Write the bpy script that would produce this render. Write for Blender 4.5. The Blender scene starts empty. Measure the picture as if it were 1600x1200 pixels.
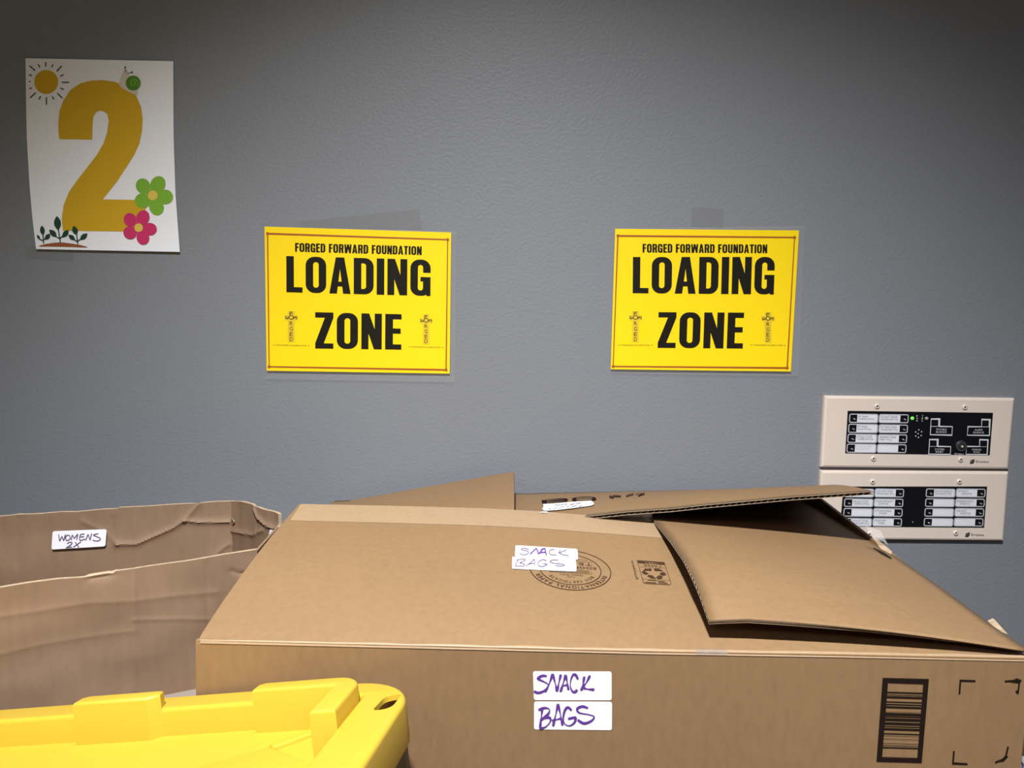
import bpy, bmesh, math, random
from mathutils import Vector, Matrix, noise
random.seed(4)
SC = bpy.context.scene
COL = SC.collection
R_ = math.radians

# ------------------------------------------------------------------ camera
CAM_Z = 1.49
FPX = 1200.0
CAM_ROT = Matrix.Rotation(R_(90 - 7.0), 3, 'X') @ Matrix.Rotation(R_(0.57), 3, 'Z')
cd = bpy.data.cameras.new('camera')
cd.sensor_width = 36.0
cd.lens = 36.0 * FPX / 1600.0
cd.clip_start = 0.02
cam = bpy.data.objects.new('camera', cd)
cam.matrix_world = Matrix.Translation((0, 0, CAM_Z)) @ CAM_ROT.to_4x4()
COL.objects.link(cam)
SC.camera = cam

# ------------------------------------------------------------------ view, world, light settings
SC.view_settings.view_transform = 'Standard'
SC.view_settings.look = 'None'
SC.view_settings.gamma = 1.0
SC.view_settings.use_curve_mapping = False
SC.view_settings.exposure = 0.5
W = bpy.data.worlds.new('world')
SC.world = W
W.use_nodes = True
W.node_tree.nodes['Background'].inputs[0].default_value = (1.0, 0.95, 0.88, 1)
W.node_tree.nodes['Background'].inputs[1].default_value = 0.005
SPOT_POS, SPOT_AIM, SPOT_WATT, SPOT_ANGLE = (-0.14, -0.14), (0.11, 0.60, 0.25), 252.0, 91.0   # adjustable recessed spotlight
FILL_PANELS = [((-0.9, -1.5), 7.0), ((1.3, -1.5), 3.5)]  # added fill light, one panel each side
LAMP_COLOR = (0.96, 0.985, 1.0)
CEIL_Z = 2.75
WALL_Y = 1.15

# ------------------------------------------------------------------ geometry of the view
CAM = Vector((0, 0, CAM_Z))
def ray(px, py):
    return CAM_ROT @ Vector(((px - 800) / FPX, -(py - 600) / FPX, -1.0))
def at(px, py, Y):
    d = ray(px, py)
    return CAM + d * (Y / d.y)
def rel(x, y, z):
    return Vector((x, y, z + CAM_Z))
def on_wall(lift):
    return lambda px, py: at(px, py, WALL_Y - lift)
def on_plane(p0, p1, lift=0.0):
    """vertical plane through two plan points; lift moves towards the camera"""
    a = Vector((p0[0], p0[1], 0)); b = Vector((p1[0], p1[1], 0))
    n = (b - a).cross(Vector((0, 0, 1))).normalized()
    if n.y > 0: n = -n
    a = a + n * lift
    def f(px, py):
        d = ray(px, py)
        return CAM + d * ((a - CAM).dot(n) / d.dot(n))
    return f
def zoomer(fn, x0, y0, s):
    return lambda zx, zy: fn(x0 + zx / s, y0 + zy / s)
def lerp(a, b, t): return a + (b - a) * t
def pw(x, pts):
    if x <= pts[0][0]: return pts[0][1]
    for (a, fa), (b, fb) in zip(pts, pts[1:]):
        if x <= b: return fa + (fb - fa) * (x - a) / (b - a)
    return pts[-1][1]
def pwx(x, pts):           # piecewise with linear extrapolation
    if x < pts[0][0]: (a, fa), (b, fb) = pts[0], pts[1]
    elif x > pts[-1][0]: (a, fa), (b, fb) = pts[-2], pts[-1]
    else: return pw(x, pts)
    return fa + (fb - fa) * (x - a) / (b - a)

# ------------------------------------------------------------------ materials
def mat(name, color, rough=0.6, metal=0.0, spec=0.5, bump=None, vary=None, emit=None, streak=None, stretch=(1, 1, 1), coat=0.0):
    m = bpy.data.materials.new(name); m.use_nodes = True
    nt = m.node_tree; b = nt.nodes['Principled BSDF']
    b.inputs['Base Color'].default_value = (*color, 1)
    b.inputs['Roughness'].default_value = rough
    b.inputs['Metallic'].default_value = metal
    b.inputs['Specular IOR Level'].default_value = spec
    if coat: b.inputs['Coat Weight'].default_value = coat; b.inputs['Coat Roughness'].default_value = 0.15
    tc = nt.nodes.new('ShaderNodeTexCoord')
    mp = nt.nodes.new('ShaderNodeMapping'); mp.inputs['Scale'].default_value = stretch
    nt.links.new(tc.outputs['Object'], mp.inputs['Vector'])
    if vary:                              # [(scale, amount, detail), ...]
        last = None
        for sc, amt, det in vary:
            n = nt.nodes.new('ShaderNodeTexNoise'); n.inputs['Scale'].default_value = sc; n.inputs['Detail'].default_value = det
            nt.links.new(mp.outputs[0], n.inputs['Vector'])
            r = nt.nodes.new('ShaderNodeMapRange'); r.inputs['From Min'].default_value = 0.25; r.inputs['From Max'].default_value = 0.75
            r.inputs['To Min'].default_value = 1 - amt; r.inputs['To Max'].default_value = 1 + amt
            nt.links.new(n.outputs['Fac'], r.inputs['Value'])
            mx = nt.nodes.new('ShaderNodeVectorMath'); mx.operation = 'SCALE'
            if last: nt.links.new(last, mx.inputs[0])
            else: mx.inputs[0].default_value = color
            nt.links.new(r.outputs[0], mx.inputs['Scale'])
            last = mx.outputs[0]
        nt.links.new(last, b.inputs['Base Color'])
    if bump:                              # (scale, strength, distance)
        n = nt.nodes.new('ShaderNodeTexNoise'); n.inputs['Scale'].default_value = bump[0]; n.inputs['Detail'].default_value = 3
        nt.links.new(mp.outputs[0], n.inputs['Vector'])
        bp = nt.nodes.new('ShaderNodeBump'); bp.inputs['Strength'].default_value = bump[1]; bp.inputs['Distance'].default_value = bump[2]
        nt.links.new(n.outputs['Fac'], bp.inputs['Height']); nt.links.new(bp.outputs[0], b.inputs['Normal'])
    if emit:
        b.inputs['Emission Color'].default_value = (*emit[0], 1); b.inputs['Emission Strength'].default_value = emit[1]
    return m

def film_mat(name, tint=(1, 1, 1), haze=0.06, rough=0.08, bump=(30, 0.2, 0.002), refl=1.0):
    m = bpy.data.materials.new(name); m.use_nodes = True
    nt = m.node_tree; nt.nodes.clear()
    out = nt.nodes.new('ShaderNodeOutputMaterial')
    tr = nt.nodes.new('ShaderNodeBsdfTransparent'); tr.inputs[0].default_value = (*tint, 1)
    df = nt.nodes.new('ShaderNodeBsdfDiffuse'); df.inputs[0].default_value = (.75, .75, .75, 1)
    gl = nt.nodes.new('ShaderNodeBsdfGlossy'); gl.inputs['Roughness'].default_value = rough
    lw = nt.nodes.new('ShaderNodeLayerWeight'); lw.inputs['Blend'].default_value = 0.5
    pwn = nt.nodes.new('ShaderNodeMath'); pwn.operation = 'POWER'; pwn.inputs[1].default_value = 4.0
    nt.links.new(lw.outputs['Facing'], pwn.inputs[0])
    fm = nt.nodes.new('ShaderNodeMath'); fm.operation = 'MULTIPLY_ADD'; fm.inputs[1].default_value = 0.8; fm.inputs[2].default_value = 0.05 * refl; fm.use_clamp = True
    nt.links.new(pwn.outputs[0], fm.inputs[0])
    n = nt.nodes.new('ShaderNodeTexNoise'); n.inputs['Scale'].default_value = bump[0]
    tc = nt.nodes.new('ShaderNodeTexCoord'); nt.links.new(tc.outputs['Object'], n.inputs['Vector'])
    bp = nt.nodes.new('ShaderNodeBump'); bp.inputs['Strength'].default_value = bump[1]; bp.inputs['Distance'].default_value = bump[2]
    nt.links.new(n.outputs['Fac'], bp.inputs['Height'])
    nt.links.new(bp.outputs[0], gl.inputs['Normal'])
    m1 = nt.nodes.new('ShaderNodeMixShader'); m1.inputs[0].default_value = haze
    nt.links.new(tr.outputs[0], m1.inputs[1]); nt.links.new(df.outputs[0], m1.inputs[2])
    m2 = nt.nodes.new('ShaderNodeMixShader')
    nt.links.new(fm.outputs[0], m2.inputs[0]); nt.links.new(m1.outputs[0], m2.inputs[1]); nt.links.new(gl.outputs[0], m2.inputs[2])
    nt.links.new(m2.outputs[0], out.inputs[0])
    return m

KR = (0.222, 0.130, 0.061)
M = dict(
    wall=mat('grey_wall_paint', (0.204, 0.212, 0.233), 0.48, spec=0.38, bump=(220, 0.30, 0.002), vary=[(2.5, 0.03, 3)]),
    white_wall=mat('white_wall_paint', (0.62, 0.60, 0.57), 0.7),
    floor=mat('floor_tile', (0.28, 0.28, 0.29), 0.4, vary=[(6, 0.1, 4)]),
    ceiling=mat('ceiling_tile', (0.7, 0.69, 0.66), 0.9, bump=(90, 0.3, 0.003)),
    kraft=mat('kraft_board', KR, 0.62, vary=[(5, 0.05, 4), (160, 0.07, 3)], stretch=(1, 1, .35), bump=(60, 0.08, 0.001), spec=0.5),
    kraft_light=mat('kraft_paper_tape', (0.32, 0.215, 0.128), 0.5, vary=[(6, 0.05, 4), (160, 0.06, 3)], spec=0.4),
    kraft_worn=mat('worn_kraft_board', (0.218, 0.138, 0.087), 0.75, vary=[(7, 0.10, 5), (120, 0.06, 3)], stretch=(1, 1, .25), bump=(40, 0.1, 0.0015), spec=0.25),
    kraft_edge=mat('cut_board_edge', (0.38, 0.275, 0.18), 0.85, vary=[(200, 0.2, 2)]),
    flute=mat('board_flute', (0.22, 0.14, 0.08), 0.85),
    kraft_dark=mat('dark_kraft_board', (0.10, 0.058, 0.03), 0.8, vary=[(8, 0.1, 4)]),
    white_board=mat('pale_carton', (0.24, 0.20, 0.175), 0.6, vary=[(8, 0.04, 3)]),
    ink=mat('brown_black_ink', (0.012, 0.006, 0.004), 0.9, spec=0.1),
    ink_brown=mat('stamp_ink', (0.050, 0.024, 0.013), 0.9, spec=0.1),
    paper=mat('white_paper', (0.85, 0.86, 0.91), 0.75, spec=0.2),
    sticker=mat('white_sticker', (0.82, 0.81, 0.86), 0.5),
    purple=mat('purple_marker', (0.10, 0.030, 0.24), 0.6),
    pen=mat('faded_violet_pen', (0.13, 0.08, 0.17), 0.6),
    yellow_paper=mat('yellow_paper', (0.93, 0.66, 0.006), 0.5, vary=[(5, 0.02, 2)], spec=0.25, coat=0.3),
    sign_black=mat('sign_black', (0.008, 0.006, 0.003), 0.6, spec=0.2, coat=0.2),
    border=mat('sign_border_red_brown', (0.36, 0.085, 0.012), 0.5),
    logo_halo=mat('logo_shadow_ochre', (0.70, 0.49, 0.015), 0.55),
    logo_ink=mat('logo_ink', (0.05, 0.025, 0.005), 0.5),
    film=film_mat('laminate_film', haze=0.09, rough=0.10, bump=(26, 0.12, 0.002), refl=1.0),
    tape=film_mat('clear_tape', tint=(.96, .96, .96), haze=0.05, rough=0.15, bump=(60, 0.2, 0.002)),
    box_tape=film_mat('frayed_tape', tint=(.92, .88, .84), haze=0.22, rough=0.25, bump=(90, 0.7, 0.003)),
    p_yellow=mat('print_mustard', (0.62, 0.37, 0.018), 0.75, spec=0.2),
    p_dark=mat('print_charcoal', (0.05, 0.048, 0.05), 0.75, spec=0.2),
    p_green=mat('print_green', (0.20, 0.42, 0.04), 0.75, spec=0.2),
    p_green_dark=mat('print_shell_green', (0.10, 0.24, 0.03), 0.75, spec=0.2),
    p_pink=mat('print_pink', (0.58, 0.035, 0.14), 0.75, spec=0.2),
    p_leaf=mat('print_leaf_green', (0.02, 0.055, 0.04), 0.75, spec=0.2),
    p_soil=mat('print_soil', (0.30, 0.09, 0.03), 0.75, spec=0.2),
    p_cream=mat('print_cream', (0.66, 0.60, 0.50), 0.75, spec=0.2),
    p_core=mat('print_pale_yellow', (0.72, 0.52, 0.10), 0.75, spec=0.2),
    plate=mat('beige_plate', (0.72, 0.60, 0.52), 0.40, metal=0.0, vary=[(4, 0.03, 3)], bump=(300, 0.05, 0.001)),
    window=mat('black_window', (0.006, 0.006, 0.008), 0.25),
    frame_grey=mat('label_frame_grey', (0.50, 0.50, 0.54), 0.35),
    card=mat('label_card', (0.74, 0.73, 0.78), 0.5),
    card_ink=mat('typed_ink', (0.16, 0.15, 0.19), 0.6),
    card_faint=mat('faded_typed_ink', (0.50, 0.49, 0.53), 0.6),
    print_white=mat('printed_white', (0.62, 0.62, 0.63), 0.5),
    led_green=mat('green_led', (0.12, 0.45, 0.05), 0.2, emit=((0.2, 0.9, 0.08), 0.5)),
    led_off=mat('clear_led', (0.30, 0.30, 0.26), 0.15),
    steel=mat('screw_beige', (0.66, 0.57, 0.50), 0.3),
    socket=mat('dark_socket', (0.02, 0.018, 0.016), 0.5),
    lock=mat('lock_grey', (0.09, 0.09, 0.095), 0.35, metal=0.6),
    yellow_plastic=mat('yellow_plastic', (0.53, 0.345, 0.030), 0.38, spec=0.55, bump=(400, 0.06, 0.0005)),
    black_plastic=mat('black_plastic', (0.014, 0.013, 0.013), 0.4),
    bag=film_mat('plastic_bag_film', tint=(.85, .87, .9), haze=0.6, rough=0.12, bump=(70, 0.8, 0.004), refl=3.0),
    bag_white=mat('white_crinkled_film', (0.80, 0.82, 0.86), 0.25, spec=0.6),
    bag_item=mat('silver_pouch', (0.5, 0.51, 0.54), 0.25, metal=0.8, bump=(40, 0.8, 0.004)),
    table_top=mat('table_laminate', (0.22, 0.15, 0.095), 0.4, vary=[(20, 0.04, 3)]),
    table_leg=mat('grey_steel', (0.2, 0.2, 0.21), 0.4, metal=0.7),
    lamp_trim=mat('white_trim', (0.8, 0.8, 0.78), 0.4),
    lamp_lens=mat('lamp_lens', (0.9, 0.9, 0.9), 0.4, emit=(LAMP_COLOR, 9.0)),
    fill_emitter=mat('fill_diffuser', (0.9, 0.9, 0.9), 0.4, emit=(LAMP_COLOR, 0.8)),
)

# ------------------------------------------------------------------ object helpers
def thing(name, label, cat, loc, group=None):
    o = bpy.data.objects.new(name, None); COL.objects.link(o)
    o.empty_display_size = 0.05
    o.location = loc; o['label'] = label; o['category'] = cat
    if group: o['group'] = group
    return o
def link(name, me, parent=None, label=None):
    o = bpy.data.objects.new(name, me); COL.objects.link(o)
    if parent is not None:
        o.parent = parent
        if parent.type == 'EMPTY': o.matrix_parent_inverse = Matrix.Translation(-Vector(parent.location))
    if label: o['label'] = label
    return o
def tagged(o, label, cat, group=None):
    o['label'] = label; o['category'] = cat
    if group: o['group'] = group
    return o
def struct(o, label=None):
    o['kind'] = 'structure'
    if label: o['label'] = label
    return o
def mesh(name, verts, faces, mats, parent=None, smooth=False, mi=None, label=None):
    me = bpy.data.meshes.new(name)
    me.from_pydata([tuple(v) for v in verts], [], faces)
    for m in (mats if isinstance(mats, (list, tuple)) else [mats]): me.materials.append(m)
    if mi: me.polygons.foreach_set('material_index', mi)
    if smooth: me.polygons.foreach_set('use_smooth', [True] * len(me.polygons))
    me.update()
    return link(name, me, parent, label)
def from_bm(name, bm, m, parent=None, smooth=False, label=None):
    me = bpy.data.meshes.new(name); bm.normal_update(); bm.to_mesh(me); bm.free()
    for q in (m if isinstance(m, (list, tuple)) else [m]): me.materials.append(q)
    if smooth: me.polygons.foreach_set('use_smooth', [True] * len(me.polygons))
    return link(name, me, parent, label)
def bm_box(bm, lo, hi, bev=0.0, seg=2):
    r = bmesh.ops.create_cube(bm, size=1.0)
    vs = r['verts']
    for v in vs:
        v.co = Vector([(lo[i] + hi[i]) / 2 + v.co[i] * (hi[i] - lo[i]) for i in range(3)])
    if bev:
        es = list({e for v in vs for e in v.link_edges})
        bmesh.ops.bevel(bm, geom=es, offset=bev, segments=seg, profile=0.5, affect='EDGES')
def box(name, lo, hi, m, parent=None, bev=0.0, label=None):
    bm = bmesh.new(); bm_box(bm, lo, hi, bev)
    return from_bm(name, bm, m, parent, label=label)
def cyl(name, c0, c1, r0, r1, m, parent=None, n=24, smooth=True, cap=True):
    c0 = Vector(c0); c1 = Vector(c1); ax = (c1 - c0).normalized()
    a = ax.orthogonal().normalized(); b = ax.cross(a)
    vs = []; fs = []
    for c, r in ((c0, r0), (c1, r1)):
        for i in range(n):
            t = 2 * math.pi * i / n
            vs.append(c + (a * math.cos(t) + b * math.sin(t)) * r)
    for i in range(n): fs.append((i, (i + 1) % n, n + (i + 1) % n, n + i))
    if cap: fs.append(tuple(range(n - 1, -1, -1))); fs.append(tuple(range(n, 2 * n)))
    o = mesh(name, vs, fs, m, parent)
    for p in o.data.polygons: p.use_smooth = smooth and len(p.vertices) == 4
    return o

def grid_normals(P, nu, nv):
    N = [[None] * (nv + 1) for _ in range(nu + 1)]
    for i in range(nu + 1):
        for j in range(nv + 1):
            du = P[min(i + 1, nu)][j] - P[max(i - 1, 0)][j]
            dv = P[i][min(j + 1, nv)] - P[i][max(j - 1, 0)]
            N[i][j] = du.cross(dv).normalized()
    return N
def slab(name, fn, nu, nv, t, m, parent=None, edge=None, smooth=True, label=None):
    """thick sheet over fn(u,v): the sheet grows behind its front face (normal du x dv)"""
    P = [[fn(i / nu, j / nv) for j in range(nv + 1)] for i in range(nu + 1)]
    N = grid_normals(P, nu, nv)
    vs = []; fs = []; mi = []
    idx = lambda i, j, s: s * (nu + 1) * (nv + 1) + i * (nv + 1) + j
    for s in (0, 1):
        for i in range(nu + 1):
            for j in range(nv + 1): vs.append(P[i][j] - N[i][j] * (t * s))
    for i in range(nu):
        for j in range(nv):
            fs.append((idx(i, j, 0), idx(i + 1, j, 0), idx(i + 1, j + 1, 0), idx(i, j + 1, 0))); mi.append(0)
            fs.append((idx(i, j + 1, 1), idx(i + 1, j + 1, 1), idx(i + 1, j, 1), idx(i, j, 1))); mi.append(0)
    nf = len(fs)
    for i in range(nu):
        fs.append((idx(i, 0, 1), idx(i + 1, 0, 1), idx(i + 1, 0, 0), idx(i, 0, 0)))
        fs.append((idx(i, nv, 0), idx(i + 1, nv, 0), idx(i + 1, nv, 1), idx(i, nv, 1)))
    for j in range(nv):
        fs.append((idx(0, j, 0), idx(0, j + 1, 0), idx(0, j + 1, 1), idx(0, j, 1)))
        fs.append((idx(nu, j, 1), idx(nu, j + 1, 1), idx(nu, j + 1, 0), idx(nu, j, 0)))
    mi += [1 if edge else 0] * (len(fs) - nf)
    o = mesh(name, vs, fs, [m, edge] if edge else m, parent, mi=mi, label=label)
    if smooth:
        o.data.polygons.foreach_set('use_smooth', [k < nf for k in range(len(fs))])
        o.data.set_sharp_from_angle(angle=R_(35))
    return o
def corrugated(name, fn, W_, nv, t, m, m_flute, parent, period=0.0072, label=None):
    """two liners with a wavy medium between them; the flutes run along v"""
    lin = 0.0006; seg = 6
    waves = max(4, int(W_ / period)); nu = waves * seg
    P = [[fn(i / nu, j / nv) for j in range(nv + 1)] for i in range(nu + 1)]
    N = grid_normals(P, nu, nv)
    vs = []; fs = []; mi = []
    def layer(off_fn, two, mat_i):
        base = len(vs); h = (nu + 1) * (nv + 1)
        for s in range(2 if two else 1):
            for i in range(nu + 1):
                for j in range(nv + 1): vs.append(P[i][j] - N[i][j] * (off_fn(i) + s * lin))
        g = lambda i, j, s=0: base + s * h + i * (nv + 1) + j
        for i in range(nu):
            for j in range(nv):
                fs.append((g(i, j), g(i + 1, j), g(i + 1, j + 1), g(i, j + 1))); mi.append(mat_i)
                if two: fs.append((g(i, j + 1, 1), g(i + 1, j + 1, 1), g(i + 1, j, 1), g(i, j, 1))); mi.append(mat_i)
        if two:
            for i in range(nu):
                for j in (0, nv):
                    fs.append((g(i, j), g(i + 1, j), g(i + 1, j, 1), g(i, j, 1))); mi.append(2)
            for j in range(nv):
                for i in (0, nu):
                    fs.append((g(i, j), g(i, j + 1), g(i, j + 1, 1), g(i, j, 1))); mi.append(2)
    layer(lambda i: 0.0, True, 0)
    layer(lambda i: t - lin, True, 0)
    mid = t / 2; amp = t / 2 - lin
    layer(lambda i: mid + amp * math.sin(2 * math.pi * i / seg), False, 1)
    o = mesh(name, vs, fs, [m, m_flute, M['kraft_edge']], parent, mi=mi, label=label)
    o.data.polygons.foreach_set('use_smooth', [True] * len(fs))
    return o

# ------------------------------------------------------------------ flat print: ribbons, polygons, letters
class Print:
    def __init__(s, fn): s.fn = fn; s.v = []; s.f = []; s.k = 0
    def add(s, pts, faces, layers=None):
        # strokes that cross lie a hair above each other, as ink over ink
        b = len(s.v); s.k += 1
        for i, (x, y) in enumerate(pts):
            p = s.fn(x, y)
            s.v.append(p + (CAM - p).normalized() * (2.5e-5 * ((s.k % 6) + (layers[i] if layers else 0))))
        s.f += [tuple(b + i for i in f) for f in faces]
    def poly(s, pts): s.add(pts, [tuple(range(len(pts)))])
    def rect(s, x0, y0, x1, y1): s.poly([(x0, y0), (x1, y0), (x1, y1), (x0, y1)])
    def ribbon(s, pts, w, closed=False, sub=0):
        if sub: pts = smooth_line(pts, sub, closed)
        n = len(pts); L = []
        for i in range(n):
            a = pts[(i - 1) % n] if (closed or i > 0) else pts[i]
            b = pts[(i + 1) % n] if (closed or i < n - 1) else pts[i]
            dx, dy = b[0] - a[0], b[1] - a[1]; l = math.hypot(dx, dy) or 1
            k = 1.0
            if 0 < i < n - 1 or closed:
                p = pts[i]; d1 = (p[0] - a[0], p[1] - a[1]); l1 = math.hypot(*d1) or 1
                c = abs((d1[0] * dx + d1[1] * dy) / (l1 * l)); k = 1 / max(c, 0.62)
            ww = w(i / max(1, n - 1)) if callable(w) else w
            L.append((-dy / l * ww / 2 * k, dx / l * ww / 2 * k))
        P = [(p[0] + o[0], p[1] + o[1]) for p, o in zip(pts, L)] + [(p[0] - o[0], p[1] - o[1]) for p, o in zip(pts, L)]
        F = [(i, (i + 1) % n, n + (i + 1) % n, n + i) for i in range(n if closed else n - 1)]
        s.add(P, F)
    def disc(s, cx, cy, rx, ry=None, n=28, rot=0):
        ry = ry or rx; c, q = math.cos(rot), math.sin(rot)
        s.poly([(cx + rx * math.cos(t) * c - ry * math.sin(t) * q, cy + rx * math.cos(t) * q + ry * math.sin(t) * c) for t in [2 * math.pi * i / n for i in range(n)]])
    def text(s, txt, quad, font, space=0.14):
        """fit a line of text into a quad TL, TR, BR, BL"""
        x = 0; G = []
        for ch in txt:
            if ch == ' ': x += 0.32; continue
            w, v, f = font(ch); G.append((x, v, f)); x += w + space
        T = x - space
        TL, TR, BR, BL = quad
        for gx, v, f in G:
            P = []; LY = [q[2] if len(q) > 2 else 0 for q in v]
            for a, b in (q[:2] for q in v):
                u = (a + gx) / T
                P.append((lerp(lerp(BL[0], BR[0], u), lerp(TL[0], TR[0], u), b), lerp(lerp(BL[1], BR[1], u), lerp(TL[1], TR[1], u), b)))
            s.add(P, f, LY)
    def obj(s, name, m, parent, label=None):
        # faces wound towards the camera
        fs = []
        for f in s.f:
            a, b, c = (s.v[f[0]], s.v[f[1]], s.v[f[2]])
            n = (b - a).cross(c - a)
            fs.append(f if n.dot(CAM - a) > 0 else tuple(reversed(f)))
        o = mesh(name, s.v, fs, m, parent, label=label)
        return o
def smooth_line(pts, k=4, closed=False):
    out = []; n = len(pts)
    rng = range(n if closed else n - 1)
    g = (lambda i: pts[i % n]) if closed else (lambda i: pts[max(0, min(n - 1, i))])
    for i in rng:
        p0, p1, p2, p3 = g(i - 1), g(i), g(i + 1), g(i + 2)
        for q in range(k):
            t = q / k
            out.append(tuple(0.5 * (2 * p1[d] + (p2[d] - p0[d]) * t + (2 * p0[d] - 5 * p1[d] + 4 * p2[d] - p3[d]) * t * t + (3 * p1[d] - p0[d] - 3 * p2[d] + p3[d]) * t ** 3) for d in (0, 1)))
    if not closed: out.append(tuple(pts[-1]))
    return out
def round_rect(x0, y0, x1, y1, r, n=5, radii=None):
    rr = radii or (r, r, r, r)
    P = []
    for (cx, cy, a0), q in zip((((x1), (y1), 0), ((x0), (y1), 90), ((x0), (y0), 180), ((x1), (y0), 270)), rr):
        sx = -1 if a0 in (0, 270) else 1; sy = -1 if a0 in (0, 90) else 1
        for i in range(n + 1):
            t = R_(a0 + 90 * i / n)
            P.append((cx + sx * q + q * math.cos(t), cy + sy * q + q * math.sin(t)))
    return P
def quad_round(q, r, n=4):
    """corner-rounded quad (TL, TR, BR, BL), r in the quad's units"""
    out = []
    for i in range(4):
        p = Vector(q[i]); a = (Vector(q[i - 1]) - p).normalized(); b = (Vector(q[(i + 1) % 4]) - p).normalized()
        for k in range(n + 1):
            t = k / n
            out.append(tuple((p + a * r) * (1 - t) ** 2 + p * 2 * t * (1 - t) + (p + b * r) * t * t))
    return out

# built-in font, one conversion for each character
_fc = {}
def plain(ch):
    if ch in _fc: return _fc[ch]
    cu = bpy.data.curves.new('t', 'FONT'); cu.body = ch; cu.resolution_u = 2; cu.size = 1.0
    ob = bpy.data.objects.new('t', cu); COL.objects.link(ob)
    bpy.context.view_layer.update()
    me = bpy.data.meshes.new_from_object(ob.evaluated_get(bpy.context.evaluated_depsgraph_get()))
    vs = [(v.co.x, v.co.y) for v in me.vertices]; fs = [tuple(p.vertices) for p in me.polygons]
    bpy.data.objects.remove(ob); bpy.data.curves.remove(cu); bpy.data.meshes.remove(me)
    k = 1 / 0.73
    x0 = min(v[0] for v in vs); x1 = max(v[0] for v in vs)
    r = ((x1 - x0) * k, [((x - x0) * k, y * k) for x, y in vs], fs)
    _fc[ch] = r
    return r
def stretched(k):
    def f(ch):
        w, v, fc = plain(ch)
        return w * k, [(x * k, y) for x, y in v], fc
    return f
# condensed heavy capitals
def heavy(sv=0.205, sh=0.145):
    cache = {}
    def ring(w, keep=None, radii=None, y0=0.0, y1=1.0):
        r = radii or (0.24, 0.24, 0.24, 0.24)
        O = round_rect(0, y0, w, y1, 0, 6, r); I = round_rect(sv, y0 + sh, w - sv, y1 - sh, 0, 6, [max(0.0001, q - sh) * 0.75 for q in r])
        n = len(O); F = [(i, (i + 1) % n, n + (i + 1) % n, n + i) for i in range(n)]
        V = O + I
        if keep: F = [f for f in F if keep(sum(V[i][0] for i in f) / 4, sum(V[i][1] for i in f) / 4)]
        return V, F
    def g(ch):
        if ch in cache: return cache[ch]
        V = []; F = []; lay = [0]
        def P(pts, fs=None):
            b = len(V); lay[0] += 1; V.extend([(q[0], q[1], lay[0]) for q in pts]); F.extend([tuple(b + i for i in f) for f in (fs or [tuple(range(len(pts)))])])
        def B(x0, y0, x1, y1): P([(x0, y0), (x1, y0), (x1, y1), (x0, y1)])
        w = 0.54
        if ch == 'L': w = 0.44; B(0, 0, sv, 1); B(sv, 0, w, sh)
        elif ch == 'I': w = sv; B(0, 0, sv, 1)
        elif ch == 'O': w = 0.56; P(*ring(w))
        elif ch == 'D': P(*ring(w, radii=(0.24, 0.0005, 0.0005, 0.24)))
        elif ch == 'A':
            w = 0.58; m = w / 2
            P([(0, 0), (sv, 0), (m + 0.005, 0.72), (m + 0.005, 1), (m - 0.115, 1)]); P([(w, 0), (m + 0.115, 1), (m - 0.005, 1), (m - 0.005, 0.72), (w - sv, 0)])
            B(m - 0.13, 0.20, m + 0.13, 0.33)
        elif ch == 'N': B(0, 0, sv * .92, 1); B(w - sv * .92, 0, w, 1); P([(0, 1), (sv, 1), (w, 0), (w - sv, 0)])
        elif ch == 'E': w = 0.43; B(0, 0, sv, 1); B(sv, 0, w, sh); B(sv, 1 - sh, w, 1); B(sv, .45, w * .95, .45 + sh)
        elif ch == 'F': w = 0.42; B(0, 0, sv, 1); B(sv, 1 - sh, w, 1); B(sv, .45, w * .95, .45 + sh)
        elif ch == 'T': w = 0.46; B(w / 2 - sv / 2, 0, w / 2 + sv / 2, 1); B(0, 1 - sh, w, 1)
        elif ch == 'Z': w = 0.48; B(0, 0, w, sh); B(0, 1 - sh, w, 1); P([(0, sh), (sv * 1.1, sh), (w, 1 - sh), (w - sv * 1.1, 1 - sh)])
        elif ch == 'U': P(*ring(w, radii=(0.0005, 0.0005, 0.24, 0.24), keep=lambda x, y: y < 0.86)); B(0, .8, sv, 1); B(w - sv, .8, w, 1)
        elif ch == 'G':
            w = 0.55; v, f = ring(w, keep=lambda x, y: not (x > w - sv * 1.02 and 0.28 < y < 0.72)); P(v, f)
            B(w - sv, 0.64, w, 0.78); B(w - sv, 0.12, w, 0.52); B(w * .5, 0.40, w, 0.52); B(w - sv * .55, 0.0, w, .2)
        elif ch == 'R':
            v, f = ring(w, radii=(0.2, 0.0005, 0.0005, 0.18), y0=0.42); P(v, f); B(0, 0, sv, 1)
            P([(w - sv * 1.25, 0.45), (w - sv * .2, 0.45), (w, 0), (w - sv, 0)])
        elif ch == 'W':
            w = 0.82; q = sv * .9
            P([(0, 1), (q, 1), (.27, 0), (.27 - q, 0)]); P([(.14, 0), (.14 + q, 0), (.41 + q / 2, 1), (.41 - q / 2, 1)])
            P([(.41 - q / 2, 1), (.41 + q / 2, 1), (.55 + q, 0), (.55, 0)]); P([(.55, 0), (.55 + q, 0), (w, 1), (w - q, 1)])
        cache[ch] = (w, V, F)
        return cache[ch]
    return g
HEAVY = heavy()
HEAVY2 = heavy(0.22, 0.15)

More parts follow.
